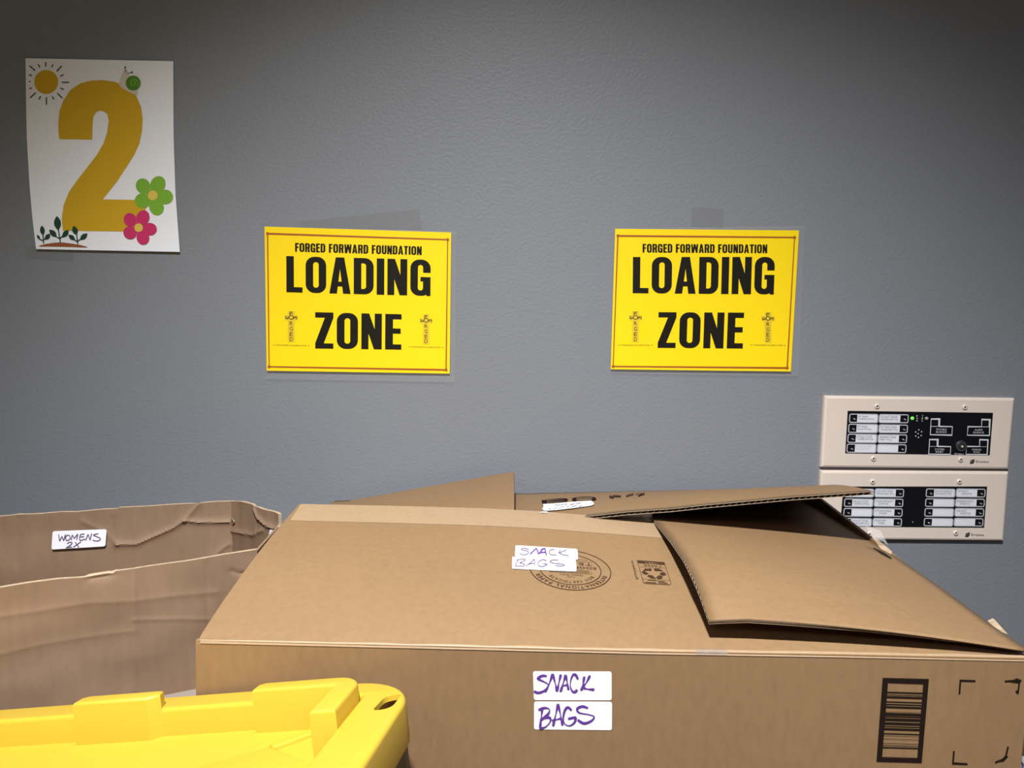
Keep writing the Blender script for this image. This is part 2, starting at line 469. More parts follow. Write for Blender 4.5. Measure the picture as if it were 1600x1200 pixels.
def sheet(name, fn, outline, t, m, parent=None, label=None):
    """thin paper or film: outline in picture units laid on fn and given a thickness towards the wall"""
    front = [fn(x, y) for x, y in outline]
    n = len(front)
    nrm = (front[n // 3] - front[0]).cross(front[2 * n // 3] - front[0]).normalized()
    if nrm.dot(CAM - front[0]) < 0: nrm = -nrm; front = front[::-1]
    vs = front + [p - nrm * t for p in front]
    fs = [tuple(range(n)), tuple(range(2 * n - 1, n - 1, -1))] + [(i, n + i, n + (i + 1) % n, (i + 1) % n) for i in range(n)]
    return mesh(name, vs, fs, m, parent, label=label)

# ================================================================== THE ROOM
def wall_box(name, lo, hi, m, label): return struct(box(name, lo, hi, m), label)
wall_box('wall_back', (-3.0, WALL_Y, 0), (3.0, WALL_Y + 0.12, CEIL_Z), M['wall'], 'smooth mid grey painted wall')
wall_box('floor', (-3.0, -3.6, -0.1), (3.0, WALL_Y + 0.12, 0), M['floor'], 'grey brown floor')
wall_box('ceiling', (-3.0, -3.6, CEIL_Z), (3.0, WALL_Y + 0.12, CEIL_Z + 0.1), M['ceiling'], 'white ceiling')
wall_box('wall_left', (-3.12, -3.6, 0), (-3.0, WALL_Y + 0.12, CEIL_Z), M['wall'], 'grey side wall')
wall_box('wall_right', (3.0, -3.6, 0), (3.12, WALL_Y + 0.12, CEIL_Z), M['wall'], 'grey side wall')
wall_box('wall_front', (-3.0, -3.72, 0), (3.0, -3.6, CEIL_Z), M['white_wall'], 'pale wall behind the viewer')

# ceiling spotlight and added fill panels
x, y = SPOT_POS
if True:
    t = thing('recessed_downlight', 'round recessed ceiling spotlight aimed at the grey wall', 'light', (x, y, CEIL_Z))
    bm = bmesh.new()
    n = 32
    prof = [(0.055, -0.001), (0.056, -0.006), (0.075, -0.008), (0.078, 0.0)]
    rings = [[bm.verts.new((x + r * math.cos(2 * math.pi * i / n), y + r * math.sin(2 * math.pi * i / n), CEIL_Z + z)) for i in range(n)] for r, z in prof]
    for a, b in zip(rings, rings[1:]):
        for i in range(n): bm.faces.new((a[i], a[(i + 1) % n], b[(i + 1) % n], b[i]))
    from_bm('trim_ring', bm, M['lamp_trim'], t)
    cyl('lens', (x, y, CEIL_Z - 0.0035), (x, y, CEIL_Z - 0.001), 0.055, 0.055, M['lamp_lens'], t)
    ld = bpy.data.lights.new('downlight_beam', 'SPOT'); ld.energy = SPOT_WATT; ld.color = LAMP_COLOR
    ld.spot_size = R_(SPOT_ANGLE); ld.spot_blend = 1.0; ld.shadow_soft_size = 0.05
    lo = bpy.data.objects.new('downlight_beam', ld); COL.objects.link(lo)
    lo.location = (0, 0, -0.03); lo.parent = t
    lo.rotation_euler = (Vector(SPOT_AIM) - Vector((x, y, CEIL_Z - 0.03))).to_track_quat('-Z', 'Y').to_euler()
for (x, y), watt in FILL_PANELS:  # unseen panels added behind the viewer to fill the front faces
    side = 'left' if x < 0 else 'right'
    t = thing('fill_panel', 'square ceiling light panel on the %s behind the viewer' % side, 'light', (x, y, CEIL_Z), 'ceiling light panels')
    bm = bmesh.new()
    for lo, hi in (((-.31, -.31), (.31, -.29)), ((-.31, .29), (.31, .31)), ((-.31, -.29), (-.29, .29)), ((.29, -.29), (.31, .29))):
        bm_box(bm, (x + lo[0], y + lo[1], CEIL_Z - .012), (x + hi[0], y + hi[1], CEIL_Z))
    from_bm('frame', bm, M['lamp_trim'], t)
    box('diffuser', (x - .29, y - .29, CEIL_Z - .006), (x + .29, y + .29, CEIL_Z - .001), M['fill_emitter'], t)
    ld = bpy.data.lights.new('fill_glow', 'AREA'); ld.energy = watt; ld.color = LAMP_COLOR; ld.shape = 'SQUARE'; ld.size = 0.56
    lo = bpy.data.objects.new('fill_glow', ld); COL.objects.link(lo); lo.location = (0, 0, -0.02); lo.parent = t

# ================================================================== TABLE
TAB = 0.735
t = thing('folding_table', 'brown laminate table under the boxes and the yellow-lidded tote', 'table', (-0.05, 0.60, 0))
box('table_top', (-0.98, 0.04, TAB - 0.035), (0.90, 1.135, TAB), M['table_top'], t, bev=0.006)
for sx in (-0.90, 0.82):
    for sy in (0.12, 1.05):
        cyl('leg', (sx, sy, 0), (sx, sy, TAB - 0.035), 0.014, 0.014, M['table_leg'], t, n=12)

# ================================================================== SNACK BOX
BX0, BX1, BY0, BY1 = -0.268, 0.4465, 0.624, 1.118
T_ = 0.004
def front_rim(x): return at(800 + x / 0.656 * 1200, pw(800 + x / 0.656 * 1200, [(316, 1001), (700, 1010), (1020, 1018), (1320, 1023), (1600, 1029)]), BY0).z
def back_rim(x): return at(800 + x / 1.14 * 1200, pwx(800 + x / 1.14 * 1200, [(527, 782), (803, 771), (1250, 762)]), BY1).z
FAR_Y = 0.90
far_pts = []
for px, py in ((470, 788), (620, 791), (760, 795), (845, 799.5), (921, 806), (957, 809), (1023, 815)):
    p = at(px, py, FAR_Y); far_pts.append((p.x, p.z))
far_pts.append((BX1, CAM_Z - 0.306))
def flap_z(x, y):
    s = (y - BY0) / (FAR_Y - BY0)
    f = front_rim(x)
    return f + s * (pwx(x, far_pts) - f) + 0.002 * math.sin(math.pi * min(1, max(0, s)))
def on_flap(lift):
    def f(px, py):
        d = ray(px, py); y = 0.75
        for _ in range(30):
            z = flap_z((CAM + d * (y / d.y)).x, y) + lift
            # ray height at y
            y = lerp(y, (z - CAM_Z) * d.y / d.z, 0.6)
        return CAM + d * (y / d.y)
    return f
def flap_xy(lift): return lambda x, y: Vector((x, y, flap_z(x, y) + lift))

snack = thing('cardboard_box', 'large kraft cardboard box with loosely folded flaps and snack bags stickers', 'box', ((BX0 + BX1) / 2, (BY0 + BY1) / 2, TAB), 'cardboard boxes')
def front_fn(u, v):
    x = lerp(BX0, BX1, u); zt = front_rim(x); z = lerp(TAB, zt, v)
    side = -0.006 * math.sin(math.pi * v) * (1 - u) + 0.004 * (1 - v) * 0
    return Vector((x + side * (1 - u) * 0.8, BY0, z))
slab('front_panel', front_fn, 40, 16, T_, M['kraft'], snack)
slab('back_panel', lambda u, v: Vector((lerp(BX1, BX0, u), BY1, lerp(TAB, back_rim(lerp(BX1, BX0, u)) - 0.004, v))), 20, 4, T_, M['kraft'], snack)
slab('side_panel', lambda u, v: Vector((BX0, lerp(BY1, BY0 + T_, u), lerp(TAB, lerp(back_rim(BX0) - 0.003, front_rim(BX0) - 0.001, u), v))), 12, 4, T_, M['kraft'], snack)
slab('side_panel', lambda u, v: Vector((BX1, lerp(BY0 + T_, BY1, u), lerp(TAB, lerp(front_rim(BX1) - 0.001, back_rim(BX1) - 0.003, u), v))), 12, 4, T_, M['kraft'], snack)
box('bottom_panel', (BX0 + T_, BY0 + T_, TAB), (BX1 - T_, BY1 - T_, TAB + T_), M['kraft'], snack)
# front flap (outer face up)
def fflap(u, v):
    x = lerp(BX0 + 0.001, BX1 - 0.002, u); y = lerp(BY0 - 0.0002, FAR_Y, v)
    x = lerp(x, BX0 + 0.012 + (x - BX0) * 0.985, v * v)
    e = 0.0018 * (1 - v) ** 20
    return Vector((x, y, flap_z(x, y) - e))
ff = slab('flap', fflap, 60, 24, T_, M['kraft'], snack, edge=M['kraft_edge'], label='front flap with snack bags stickers and printed certificate stamp')
# paper tape along its far edge
TAPE_Y0 = 0.853
slab('paper_tape', lambda u, v: (lambda x, y: Vector((x, y, flap_z(x, y) + 0.0005)))(lerp(BX0 + 0.0155, BX1 - 0.01, u), lerp(TAPE_Y0 - 0.004 * u, FAR_Y, v)), 60, 6, 0.0003, M['kraft_light'], ff, label='pale paper strip along the edge of the front flap')
# back flap, free edge lifted on the right
bf = []
for px, py, y in ((922, 806, 0.893), (980, 799.5, 0.886), (1050, 794.5, 0.880), (1100, 789, 0.876), (1240, 776, 0.872), (1315, 771, 0.870), (1365, 767.5, 0.868)):
    p = at(px, py, y); bf.append((p.x, p.y, p.z))
XB0, XB1 = BX0 + 0.006, bf[-1][0]
b_free_z = [(-0.27, CAM_Z - 0.302), (-0.10, CAM_Z - 0.296), (0.03, CAM_Z - 0.283)] + [(a, c) for a, b, c in bf]
b_free_y = [(-0.27, 0.893)] + [(a, b) for a, b, c in bf]
def bflap(u, v):
    x = lerp(XB0, XB1, u)
    xh = lerp(XB0, BX1 - 0.004, u)
    h = Vector((xh, BY1 - 0.001, back_rim(xh)))
    f = Vector((x, pw(x, b_free_y), pw(x, b_free_z)))
    p = h.lerp(f, v)
    p.z += 0.006 * math.sin(math.pi * v) * u
    return p
corrugated('flap', lambda u, v: bflap(u, 1 - v), XB1 - XB0, 14, T_, M['kraft'], M['flute'], snack, label='back flap with lifted corrugated edge')
# left flap, rising to the right
LX = at(803, 737, BY1 - 0.004)
def lflap(u, v):          # u: hinge -> free edge, v: near -> far
    y = lerp(0.64, BY1 - 0.003, v)
    zh = lerp(front_rim(BX0), back_rim(BX0), v) - 0.003
    zf = pw(y, [(0.64, CAM_Z - 0.325), (0.80, CAM_Z - 0.300), (0.90, LX.z - 0.010), (0.94, LX.z - 0.002), (1.115, LX.z)])
    x = lerp(BX0 + 0.004, LX.x, u)
    return Vector((x, y, lerp(zh, zf, u)))
slab('flap', lflap, 16, 24, T_, M['kraft'], snack, edge=M['kraft_edge'], label='left flap rising towards the middle')
# right flap, over the front flap and under the back flap
rf = [(0.637, at(1108, 970, 0.637)), (0.668, at(1094, 927, 0.668)), (0.703, at(1079, 887, 0.703)), (0.80, at(1048, 842, 0.80)), (0.90, at(1020, 809, 0.90))]
r_x = [(0.630, rf[0][1].x)] + [(y, p.x) for y, p in rf] + [(1.11, 0.172)]
r_z = [(0.630, rf[0][1].z)] + [(y, p.z) for y, p in rf] + [(1.0, CAM_Z - 0.288), (1.11, CAM_Z - 0.305)]
hinge = []
for px, py in ((1600, 1021), (1590, 1004), (1546, 974), (1470, 918), (1395, 866), (1320, 819), (1252, 776)):
    d = ray(px, py); p = CAM + d * ((BX1 - 0.0015) / d.x); hinge.append((p.y, p.z))
hinge.append((1.118, hinge[-1][1] - 0.001))
def r_zs(y): return sum(pw(y + k * 0.012, r_z) for k in (-3, -2, -1, 0, 1, 2, 3)) / 7
def rflap(u, v):          # u: free edge -> hinge, v: near -> far
    y = lerp(0.637, BY1 - 0.004, v)
    hz = pwx(y, hinge)
    near = lerp(BY0 + 0.004, y, min(1, v * 12)) if v < 1 / 12 else y
    zf = lerp(pw(y, r_z), r_zs(y), min(1, u * 8 + max(0, (y - 0.66) * 20)))
    z = lerp(zf, hz, u) + 0.004 * math.sin(math.pi * u) * (1 - v)
    yy = lerp(y, near, u)
    return Vector((lerp(pw(y, r_x), BX1 - 0.0015, u), yy, z))
corrugated('flap', lambda u, v: rflap(v, 1 - u), 0.48, 24, T_, M['kraft'], M['flute'], snack, label='right flap resting on top of the front flap')
# painted fold highlight, corner tape glints and torn bits
def fold_highlight(u, v):
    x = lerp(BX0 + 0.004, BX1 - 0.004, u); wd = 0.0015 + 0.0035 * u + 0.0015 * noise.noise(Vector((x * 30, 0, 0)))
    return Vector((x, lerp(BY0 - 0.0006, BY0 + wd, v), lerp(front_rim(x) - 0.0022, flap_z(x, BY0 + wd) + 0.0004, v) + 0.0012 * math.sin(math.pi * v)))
slab('worn_edge', fold_highlight, 120, 5, 0.0002, M['kraft_light'], snack, label='pale worn fold along the front edge')  # pale kraft colour stands in for the highlight along the fold
def glint(u, v):
    x = lerp(0.160, 0.186, u); wd = 0.0035 + 0.001 * noise.noise(Vector((x * 80, 3, 0)))
    return Vector((x, lerp(BY0 - 0.0010, BY0 + wd, v), lerp(front_rim(x) - 0.0015, flap_z(x, BY0 + wd) + 0.0008, v) + 0.0020 * math.sin(math.pi * v)))
slab('tape', glint, 12, 5, 0.0001, M['tape'], snack, label='scrap of clear tape on the front edge')
tq = [(1352, 822), (1376, 829), (1388, 852), (1379, 846), (1366, 843)]
tp = Print(lambda px, py: at(px, py, 0.86 + (py - 822) * -0.0004)); tp.poly(tq); tp.obj('tape', M['box_tape'], snack, label='frayed strip of clear tape on the right flap')
def torn(pts, y0, dz):
    vs = [at(px, py, y) for px, py, y in pts]
    n = len(vs); vs2 = [v + Vector((0, 0.003, 0)) for v in vs]
    mesh('torn_edge', vs + vs2, [tuple(range(n)), tuple(range(2 * n - 1, n - 1, -1))] + [(i, n + i, n + (i + 1) % n, (i + 1) % n) for i in range(n)], M['kraft_edge'], snack)
torn([(1365, 842, 0.868), (1369, 841, 0.868), (1383, 852, 0.855), (1394, 862, 0.84), (1392, 866, 0.835), (1376, 857, 0.85)], 0, 0)
torn([(1546, 972, 0.70), (1554, 968, 0.70), (1563, 978, 0.69), (1575, 991, 0.68), (1566, 988, 0.68), (1553, 979, 0.69)], 0, 0)

# stickers on the box
def sticker(parent, fn, fn_ink, quad, strokes, ink, w, r, name='sticker', label=None, ink2=None):
    s = sheet(name, fn, quad_round(quad, r), 0.0002, M['sticker'], parent, label=label)
    if strokes:
        p = Print(fn_ink)
        for st in strokes: p.ribbon(st, w, sub=4)
        p.obj('handwriting', ink, s)
    return s
SNACK1 = [[(435, 290), (375, 288), (325, 322), (380, 352), (445, 388), (447, 430), (390, 482), (320, 500), (275, 478)],
          [(410, 492), (460, 400), (508, 262)], [(508, 262), (540, 380), (562, 482)], [(562, 482), (585, 380), (610, 270)],
          [(605, 488), (640, 380), (670, 275)], [(670, 275), (690, 370), (707, 465)], [(622, 412), (690, 402)],
          [(825, 332), (800, 282), (765, 275), (735, 340), (730, 420), (755, 482), (790, 488), (815, 460)],
          [(905, 295), (885, 400), (865, 472)], [(975, 282), (930, 370), (878, 432)], [(878, 432), (940, 452), (1030, 460)]]
BAGS1 = [[(378, 690), (368, 790), (350, 935)], [(330, 716), (400, 690), (462, 702), (455, 760), (352, 850)], [(375, 822), (462, 808), (482, 850), (430, 920), (370, 942), (345, 932)],
         [(512, 918), (545, 780), (575, 638)], [(575, 638), (605, 770), (632, 908)], [(498, 848), (625, 818)],
         [(745, 722), (700, 682), (660, 722), (640, 820), (660, 890), (720, 912), (780, 872), (790, 812), (700, 826)],
         [(950, 692), (880, 670), (815, 700), (842, 750), (960, 772), (1027, 800), (990, 852), (900, 882), (820, 838)]]
zf = zoomer(lambda px, py: at(px, py, BY0 - 0.0004), 800, 1020, 8); zfi = zoomer(lambda px, py: at(px, py, BY0 - 0.0007), 800, 1020, 8)
sticker(snack, zf, zfi, [(262, 232), (1245, 236), (1246, 594), (274, 592)], SNACK1, M['purple'], lambda t: 24 + 10 * math.sin(9 * t), 30, label='upper front sticker reading SNACK')
sticker(snack, zf, zfi, [(276, 610), (1251, 614), (1248, 968), (275, 958)], BAGS1, M['purple'], lambda t: 24 + 10 * math.sin(9 * t), 30, label='lower front sticker reading BAGS')
SN2a = [[(410, 165), (340, 145), (310, 165), (400, 190), (400, 220), (340, 240), (285, 215)], [(770, 165), (720, 165), (695, 200), (720, 235), (800, 240)], [(850, 170), (822, 214)], [(935, 170), (835, 210)], [(835, 210), (880, 235), (965, 250)]]
SN2b = [[(430, 228), (470, 190), (515, 145)], [(515, 145), (535, 190), (545, 230)], [(545, 230), (575, 190), (600, 150)], [(560, 215), (590, 175), (630, 150), (655, 245)], [(560, 208), (650, 200)]]
BG2 = [[(265, 300), (225, 385)], [(245, 310), (330, 295), (360, 312), (280, 350)], [(280, 350), (350, 365), (340, 390), (260, 396), (220, 390)], [(370, 396), (430, 350), (490, 295)], [(490, 295), (490, 390)], [(400, 366), (490, 355)],
       [(660, 320), (600, 305), (545, 340), (545, 385), (600, 400), (665, 370), (610, 360)], [(820, 310), (740, 310), (705, 330), (760, 355), (860, 365), (905, 380), (860, 395), (780, 385)]]
zt = zoomer(on_flap(0.0014), 780, 840, 8.889); zti = zoomer(on_flap(0.0017), 780, 840, 8.889)
s1 = sticker(ff, zt, zti, [(225, 106), (1085, 158), (1097, 305), (220, 264)], SN2a[:1], M['pen'], 12, 22, label='sticker on the front flap reading SNACK')
p = Print(zti)
for st in SN2a[1:]: p.ribbon(st, 12, sub=4)
p.obj('handwriting', M['pen'], s1)
p = Print(zti)
for st in SN2b: p.ribbon(st, 17, sub=3)
zt2 = zoomer(on_flap(0.0012), 780, 840, 8.889)
s2 = sticker(ff, zt2, zoomer(on_flap(0.0015), 780, 840, 8.889), [(180, 264), (1065, 306), (1075, 470), (178, 430)], BG2, M['pen'], 12, 22, label='sticker on the front flap reading BAGS')
p.obj('bold_handwriting', M['purple'], s1)
# certificate stamp: ring with lettering that reads from the far side
c = on_flap(0)(780 + 985 / 8.889, 840 + 440 / 8.889)
CX, CY, RO = c.x, c.y, 0.0415
st = Print(flap_xy(0.0007))
for r, w in ((RO, 0.0009), (RO * 0.76, 0.0008)):
    st.ribbon([(CX + r * math.cos(2 * math.pi * i / 64), CY + r * math.sin(2 * math.pi * i / 64)) for i in range(64)], w, closed=True)
def arc_text(txt, r, h, a_mid, spread, k=0.8):
    f = stretched(k); tot = 0; G = []
    for ch in txt:
        if ch == ' ': tot += 0.5; continue
        w, v, fc = f(ch); G.append((tot, w, v, fc)); tot += w + 0.22
    for x, w, v, fc in G:
        P = []
        for a, b in v:
            th = a_mid + spread * (0.5 - (x + a) / tot); rr = r + (b - 0.5) * h
            P.append((CX - rr * math.cos(th), CY - rr * math.sin(th)))
        st.add(P, fc)
arc_text('INTERNATIONAL PAPER', RO * 0.88, 0.0052, math.pi / 2, 2.5)
arc_text('BOX CERTIFICATE', RO * 0.63, 0.0042, math.pi / 2, 2.0)
def far_line(txt, y, h, half):
    st.text(txt, [(CX + half, CY - y - h / 2), (CX - half, CY - y - h / 2), (CX - half, CY - y + h / 2), (CX + half, CY - y + h / 2)], stretched(0.9))
far_line('THIS', 0.0165, 0.0022, 0.004); far_line('SINGLE WALL', 0.0125, 0.0024, 0.012)
for k in range(4): st.ribbon([(CX - 0.022, CY - 0.0085 + 0.0022 * k), (CX + 0.022 - 0.003 * (k % 2), CY - 0.0085 + 0.0022 * k)], 0.0005)
far_line('EDGE CRUSH', -0.0035, 0.005, 0.027); far_line('TEST 32', -0.0115, 0.005, 0.024)
st.ribbon([(CX - 0.024, CY + 0.0165), (CX + 0.024, CY + 0.0165)], 0.0005); st.ribbon([(CX - 0.02, CY + 0.021), (CX + 0.02, CY + 0.021)], 0.0005)
st.obj('certificate_stamp', M['ink_brown'], ff, label='round brown printed stamp reading INTERNATIONAL PAPER')
# recycling mark
zr = zoomer(on_flap(0.0007), 960, 840, 13.333)
rm = Print(zr)
rm.ribbon([(475, 480), (1040, 520), (1185, 965), (1150, 978), (640, 950), (605, 930)], 9, closed=True)
rm.poly([(470, 470), (640, 482), (655, 535), (490, 522)]); rm.poly([(890, 500), (1038, 510), (1052, 560), (905, 550)])
rm.poly([(640, 482), (890, 500), (892, 507), (642, 489)]); rm.poly([(652, 530), (903, 545), (905, 552), (655, 537)])
rm.text('BOX', [(895, 545), (655, 530), (645, 490), (885, 507)], stretched(1.2))
rm.text('PAPER', [(980, 612), (610, 590), (595, 555), (965, 580)], stretched(1.1))
for poly in ([(595, 690), (640, 640), (715, 650), (735, 632), (785, 665), (740, 698), (730, 680)], [(565, 705), (620, 695), (690, 735), (720, 745), (645, 765), (600, 745)],
             [(680, 805), (715, 775), (790, 785), (870, 852), (750, 838), (725, 812)], [(870, 825), (930, 782), (1008, 800), (980, 855), (910, 855)],
             [(940, 745), (1000, 715), (1060, 730), (1075, 775), (1020, 785), (965, 770)], [(820, 640), (930, 645), (1025, 700), (980, 692), (840, 688)]):
    rm.poly(poly)
rm.ribbon([(530, 605), (1070, 632)], 4); rm.ribbon([(585, 855), (1150, 888)], 4)
for a, b in (((690, 880), (880, 892)), ((900, 905), (1060, 912)), ((640, 925), (870, 938)), ((920, 935), (1110, 948))): rm.ribbon([a, b], 10)
rm.text('RecycleSmarter', [(505, 850), (400, 460), (345, 470), (450, 868)], stretched(0.9))
rm.obj('recycling_mark', M['ink_brown'], ff, label='printed paper box recycling mark')
# barcode and corner brackets on the front panel
zb = zoomer(lambda px, py: at(px, py, BY0 - 0.0004), 1300, 1000, 5.3333)
bc = Print(zb)
O = [(422, 315), (808, 325), (748, 1025), (370, 1015)]; I = [(467, 358), (760, 368), (710, 983), (418, 975)]
bc.add(O + I, [(i, (i + 1) % 4, 4 + (i + 1) % 4, 4 + i) for i in range(4)])
for a, b in ((430, 441), (453, 458), (467, 483), (510, 518), (531, 540), (550, 566), (597, 600), (607, 625), (632, 640), (650, 672), (684, 705), (715, 722), (732, 750), (775, 783), (795, 798), (822, 825), (858, 861), (875, 879), (890, 900)):
    f = lambda y, s: ((lerp(467, 418, (y - 358) / 617), y), (lerp(760, 710, (y - 358) / 617), y + 9))[s]
    bc.poly([f(a, 0), f(a, 1), f(b, 1), f(b, 0)])
bc.obj('barcode', M['ink'], snack, label='black framed barcode')
for pts, w in (([(1062, 452), (1070, 338), (1196, 342)], 15), ([(1440, 345), (1565, 335), (1548, 450)], 15), ([(1016, 925), (1008, 1028), (1130, 1034)], 15), ([(1468, 888), (1445, 985), (1360, 1022)], 15)):
    q = Print(zb); q.ribbon(pts, w)
    if pts[0][0] == 1440: q.poly([(1480, 350), (1540, 318), (1582, 338), (1560, 362)]); q.poly([(1535, 420), (1556, 420), (1548, 452), (1528, 430)])
    if pts[0][0] == 1468: q.poly([(1445, 960), (1470, 970), (1430, 1012), (1395, 1018)])
    q.obj('corner_bracket', M['ink'], snack)
# print and sticker on the back flap
def on_back(lift):
    def gap(d, y):
        x = (CAM + d * (y / d.y)).x; u = (x - XB0) / (XB1 - XB0); v = (BY1 - y) / (BY1 - pw(x, b_free_y))
        return (CAM + d * (y / d.y)).z - (bflap(u, min(1, max(0, v))).z + lift)
    def f(px, py):
        d = ray(px, py); lo, hi = 0.875, BY1
        for _ in range(40):
            m_ = (lo + hi) / 2
            if gap(d, m_) > 0: lo = m_
            else: hi = m_
        return CAM + d * (lo / d.y)
    return f
zk = zoomer(on_back(0.0012), 800, 750, 8)
q = Print(zk)
q.poly([(368, 252), (435, 246), (440, 296), (384, 298)])
q.ribbon([(435, 248), (560, 238), (660, 236), (690, 243), (620, 258), (440, 272)], lambda t: 8 + 8 * math.sin(math.pi * t), sub=4)
q.ribbon([(900 + 148 * math.cos(2 * math.pi * i / 36), 233 - 4 * math.cos(2 * math.pi * i / 36) + 22 * math.sin(2 * math.pi * i / 36)) for i in range(36)], 9, closed=True)
q.poly([(752, 237), (800, 222), (805, 246), (770, 250)]); q.poly([(1048, 229), (1005, 217), (1000, 243), (1030, 243)])
q.obj('printed_letters', M['ink'], snack)
q = Print(on_back(0.0012))
for l, w in (([(952, 775), (959, 776.6)], 2.2), ([(957, 774), (970, 774.8)], 1.8), ([(978, 774.6), (984, 772.6), (990, 771.2)], 1.6), ([(997, 774), (1003, 771.5), (1007, 770.4)], 1.8), ([(993, 771.4), (1007, 770.4)], 0.9)): q.ribbon(l, w)
q.obj('printed_digits', M['ink_brown'], snack)
SB = [[(530, 322), (560, 305), (570, 320), (600, 300)], [(605, 318), (640, 298), (650, 312)], [(690, 296), (665, 300), (680, 312)], [(720, 293), (740, 308), (780, 290)], [(800, 296), (860, 282)],
      [(455, 350), (470, 366), (490, 348)], [(520, 362), (560, 345)], [(585, 358), (640, 330), (650, 350)], [(680, 340), (700, 325), (720, 345)], [(740, 338), (800, 318), (810, 335)], [(830, 330), (880, 318)]]
sb = Print(zk); sb.poly([(386, 300), (500, 294), (760, 272), (985, 257), (1012, 272), (1026, 300), (1000, 318), (760, 352), (560, 375), (400, 386), (378, 358), (395, 330)])
sbo = sb.obj('sticker', M['sticker'], snack, label='creased white sticker on the back flap')
sb = Print(zoomer(on_back(0.0016), 800, 750, 8))
for l in SB: sb.ribbon(l, 5, sub=3)
sb.obj('handwriting', M['pen'], sbo)
sb = Print(zoomer(on_flap(0.0016), 800, 750, 8)); sb.poly([(345, 407), (385, 393), (445, 396), (448, 410)]); sb.obj('sticker_scrap', M['sticker'], ff)

# bag of snacks showing between the flaps
bg = thing('plastic_bag', 'clear crinkled plastic bag of silvery pouches between the open flaps', 'bag', (0.12, 0.95, TAB + T_))
def bag_fn(top, sx, sy, cx, cy, z0, seed):
    def f(u, v):
        th = 2 * math.pi * u; H = top - z0
        sg = lambda a, e: math.copysign(abs(a) ** e, a)
        r = pw(v, [(0, 0.02), (0.12, 0.93), (0.16, 1), (0.55, 1), (0.6, 0.985), (0.66, 0.95), (1, 0.02)])
        z = pw(v, [(0, 0), (0.12, 0), (0.16, 0.012), (0.55, H - 0.012), (0.6, H - 0.003), (0.66, H), (1, H)])
        x = sx * r * sg(math.cos(th), .5); y = sy * r * sg(math.sin(th), .5)
        p = Vector((cx + x, cy + y, z0 + z))
        n = noise.noise(Vector((p.x * 25 + seed, p.y * 25, p.z * 25))) * 0.5 + noise.noise(Vector((p.x * 70, p.y * 70 + seed, p.z * 70))) * 0.3
        if 0.12 < v < 0.5: p += Vector((x, y, 0)).normalized() * n * 0.012 if (x or y) else Vector()
        if v > 0.5: p.z -= abs(n) * 0.005
        uu = min(1, max(0, (p.x - XB0) / (XB1 - XB0))); vv = min(1, max(0, (BY1 - p.y) / (BY1 - pw(p.x, b_free_y))))
        p.z = min(p.z, bflap(uu, vv).z - 0.0062 - 0.002 * abs(n), pw(p.y, r_z) - 0.0062 if p.x > 0.165 else 9)
        return p
    return f
def closed(name, fn, nu, nv, m, parent):
    vs = []; fs = []
    for j in range(nv + 1):
        for i in range(nu): vs.append(fn(i / nu, j / nv))
    for j in range(nv):
        for i in range(nu): fs.append((j * nu + i, j * nu + (i + 1) % nu, (j + 1) * nu + (i + 1) % nu, (j + 1) * nu + i))
    return mesh(name, vs, fs, m, parent, smooth=True)
closed('bag_film', bag_fn(CAM_Z - 0.272, 0.105, 0.095, 0.145, 1.0, TAB + T_ + 0.001, 1.0), 96, 60, M['bag'], bg)
closed('pouches', bag_fn(CAM_Z - 0.276, 0.095, 0.085, 0.145, 1.0, TAB + T_ + 0.004, 5.0), 64, 40, M['bag_item'], bg)

def tuft(u, v):          # crumpled neck of the bag pushed up behind the front flap
    x = lerp(0.100, 0.172, u)
    n = noise.noise(Vector((x * 90, v * 2.2, 4))) + 0.6 * noise.noise(Vector((x * 210, v * 5, 9)))
    y = lerp(0.9030, 0.9075, v) + 0.0022 * abs(n)
    uu = (x - XB0) / (XB1 - XB0); vv = min(1, max(0, (BY1 - y) / (BY1 - pw(x, b_free_y))))
    return Vector((x, y, lerp(CAM_Z - 0.300, bflap(uu, vv).z - 0.0050, v)))
slab('bag_neck', tuft, 90, 16, 0.0003, M['bag_white'], bg)

# ================================================================== OPEN BOX ON THE LEFT
WB = CAM_Z - 0.428
white = thing('white_carton', 'low pale carton under the open women\'s box', 'box', (-0.44, 0.92, TAB), 'cardboard boxes')
box('carton_body', (-0.61, 0.715, TAB), (-0.276, 1.12, WB), M['white_board'], white, bev=0.003)
bm = bmesh.new(); bm_box(bm, (-0.47, 0.7146, WB - 0.06), (-0.42, 1.1204, WB + 0.0005)); from_bm('carton_tape', bm, M['kraft_light'], white)
wom = thing('cardboard_box', 'open worn brown box with a women\'s 2X sticker inside', 'box', (-0.45, 0.85, WB), 'cardboard boxes')
PB0, PB1, PR1 = (-0.72, 0.893), (-0.363, 0.970), (-0.278, 0.893)
PF0, PF1 = (-0.535, 0.677), (-0.2755, 0.807)
def dist_poly(p, poly):
    best = 1e9
    for a, b in zip(poly, poly[1:]):
        ab = b - a; t = max(0, min(1, (p - a).dot(ab) / ab.length_squared)); best = min(best, (p - (a + ab * t)).length)
    return best
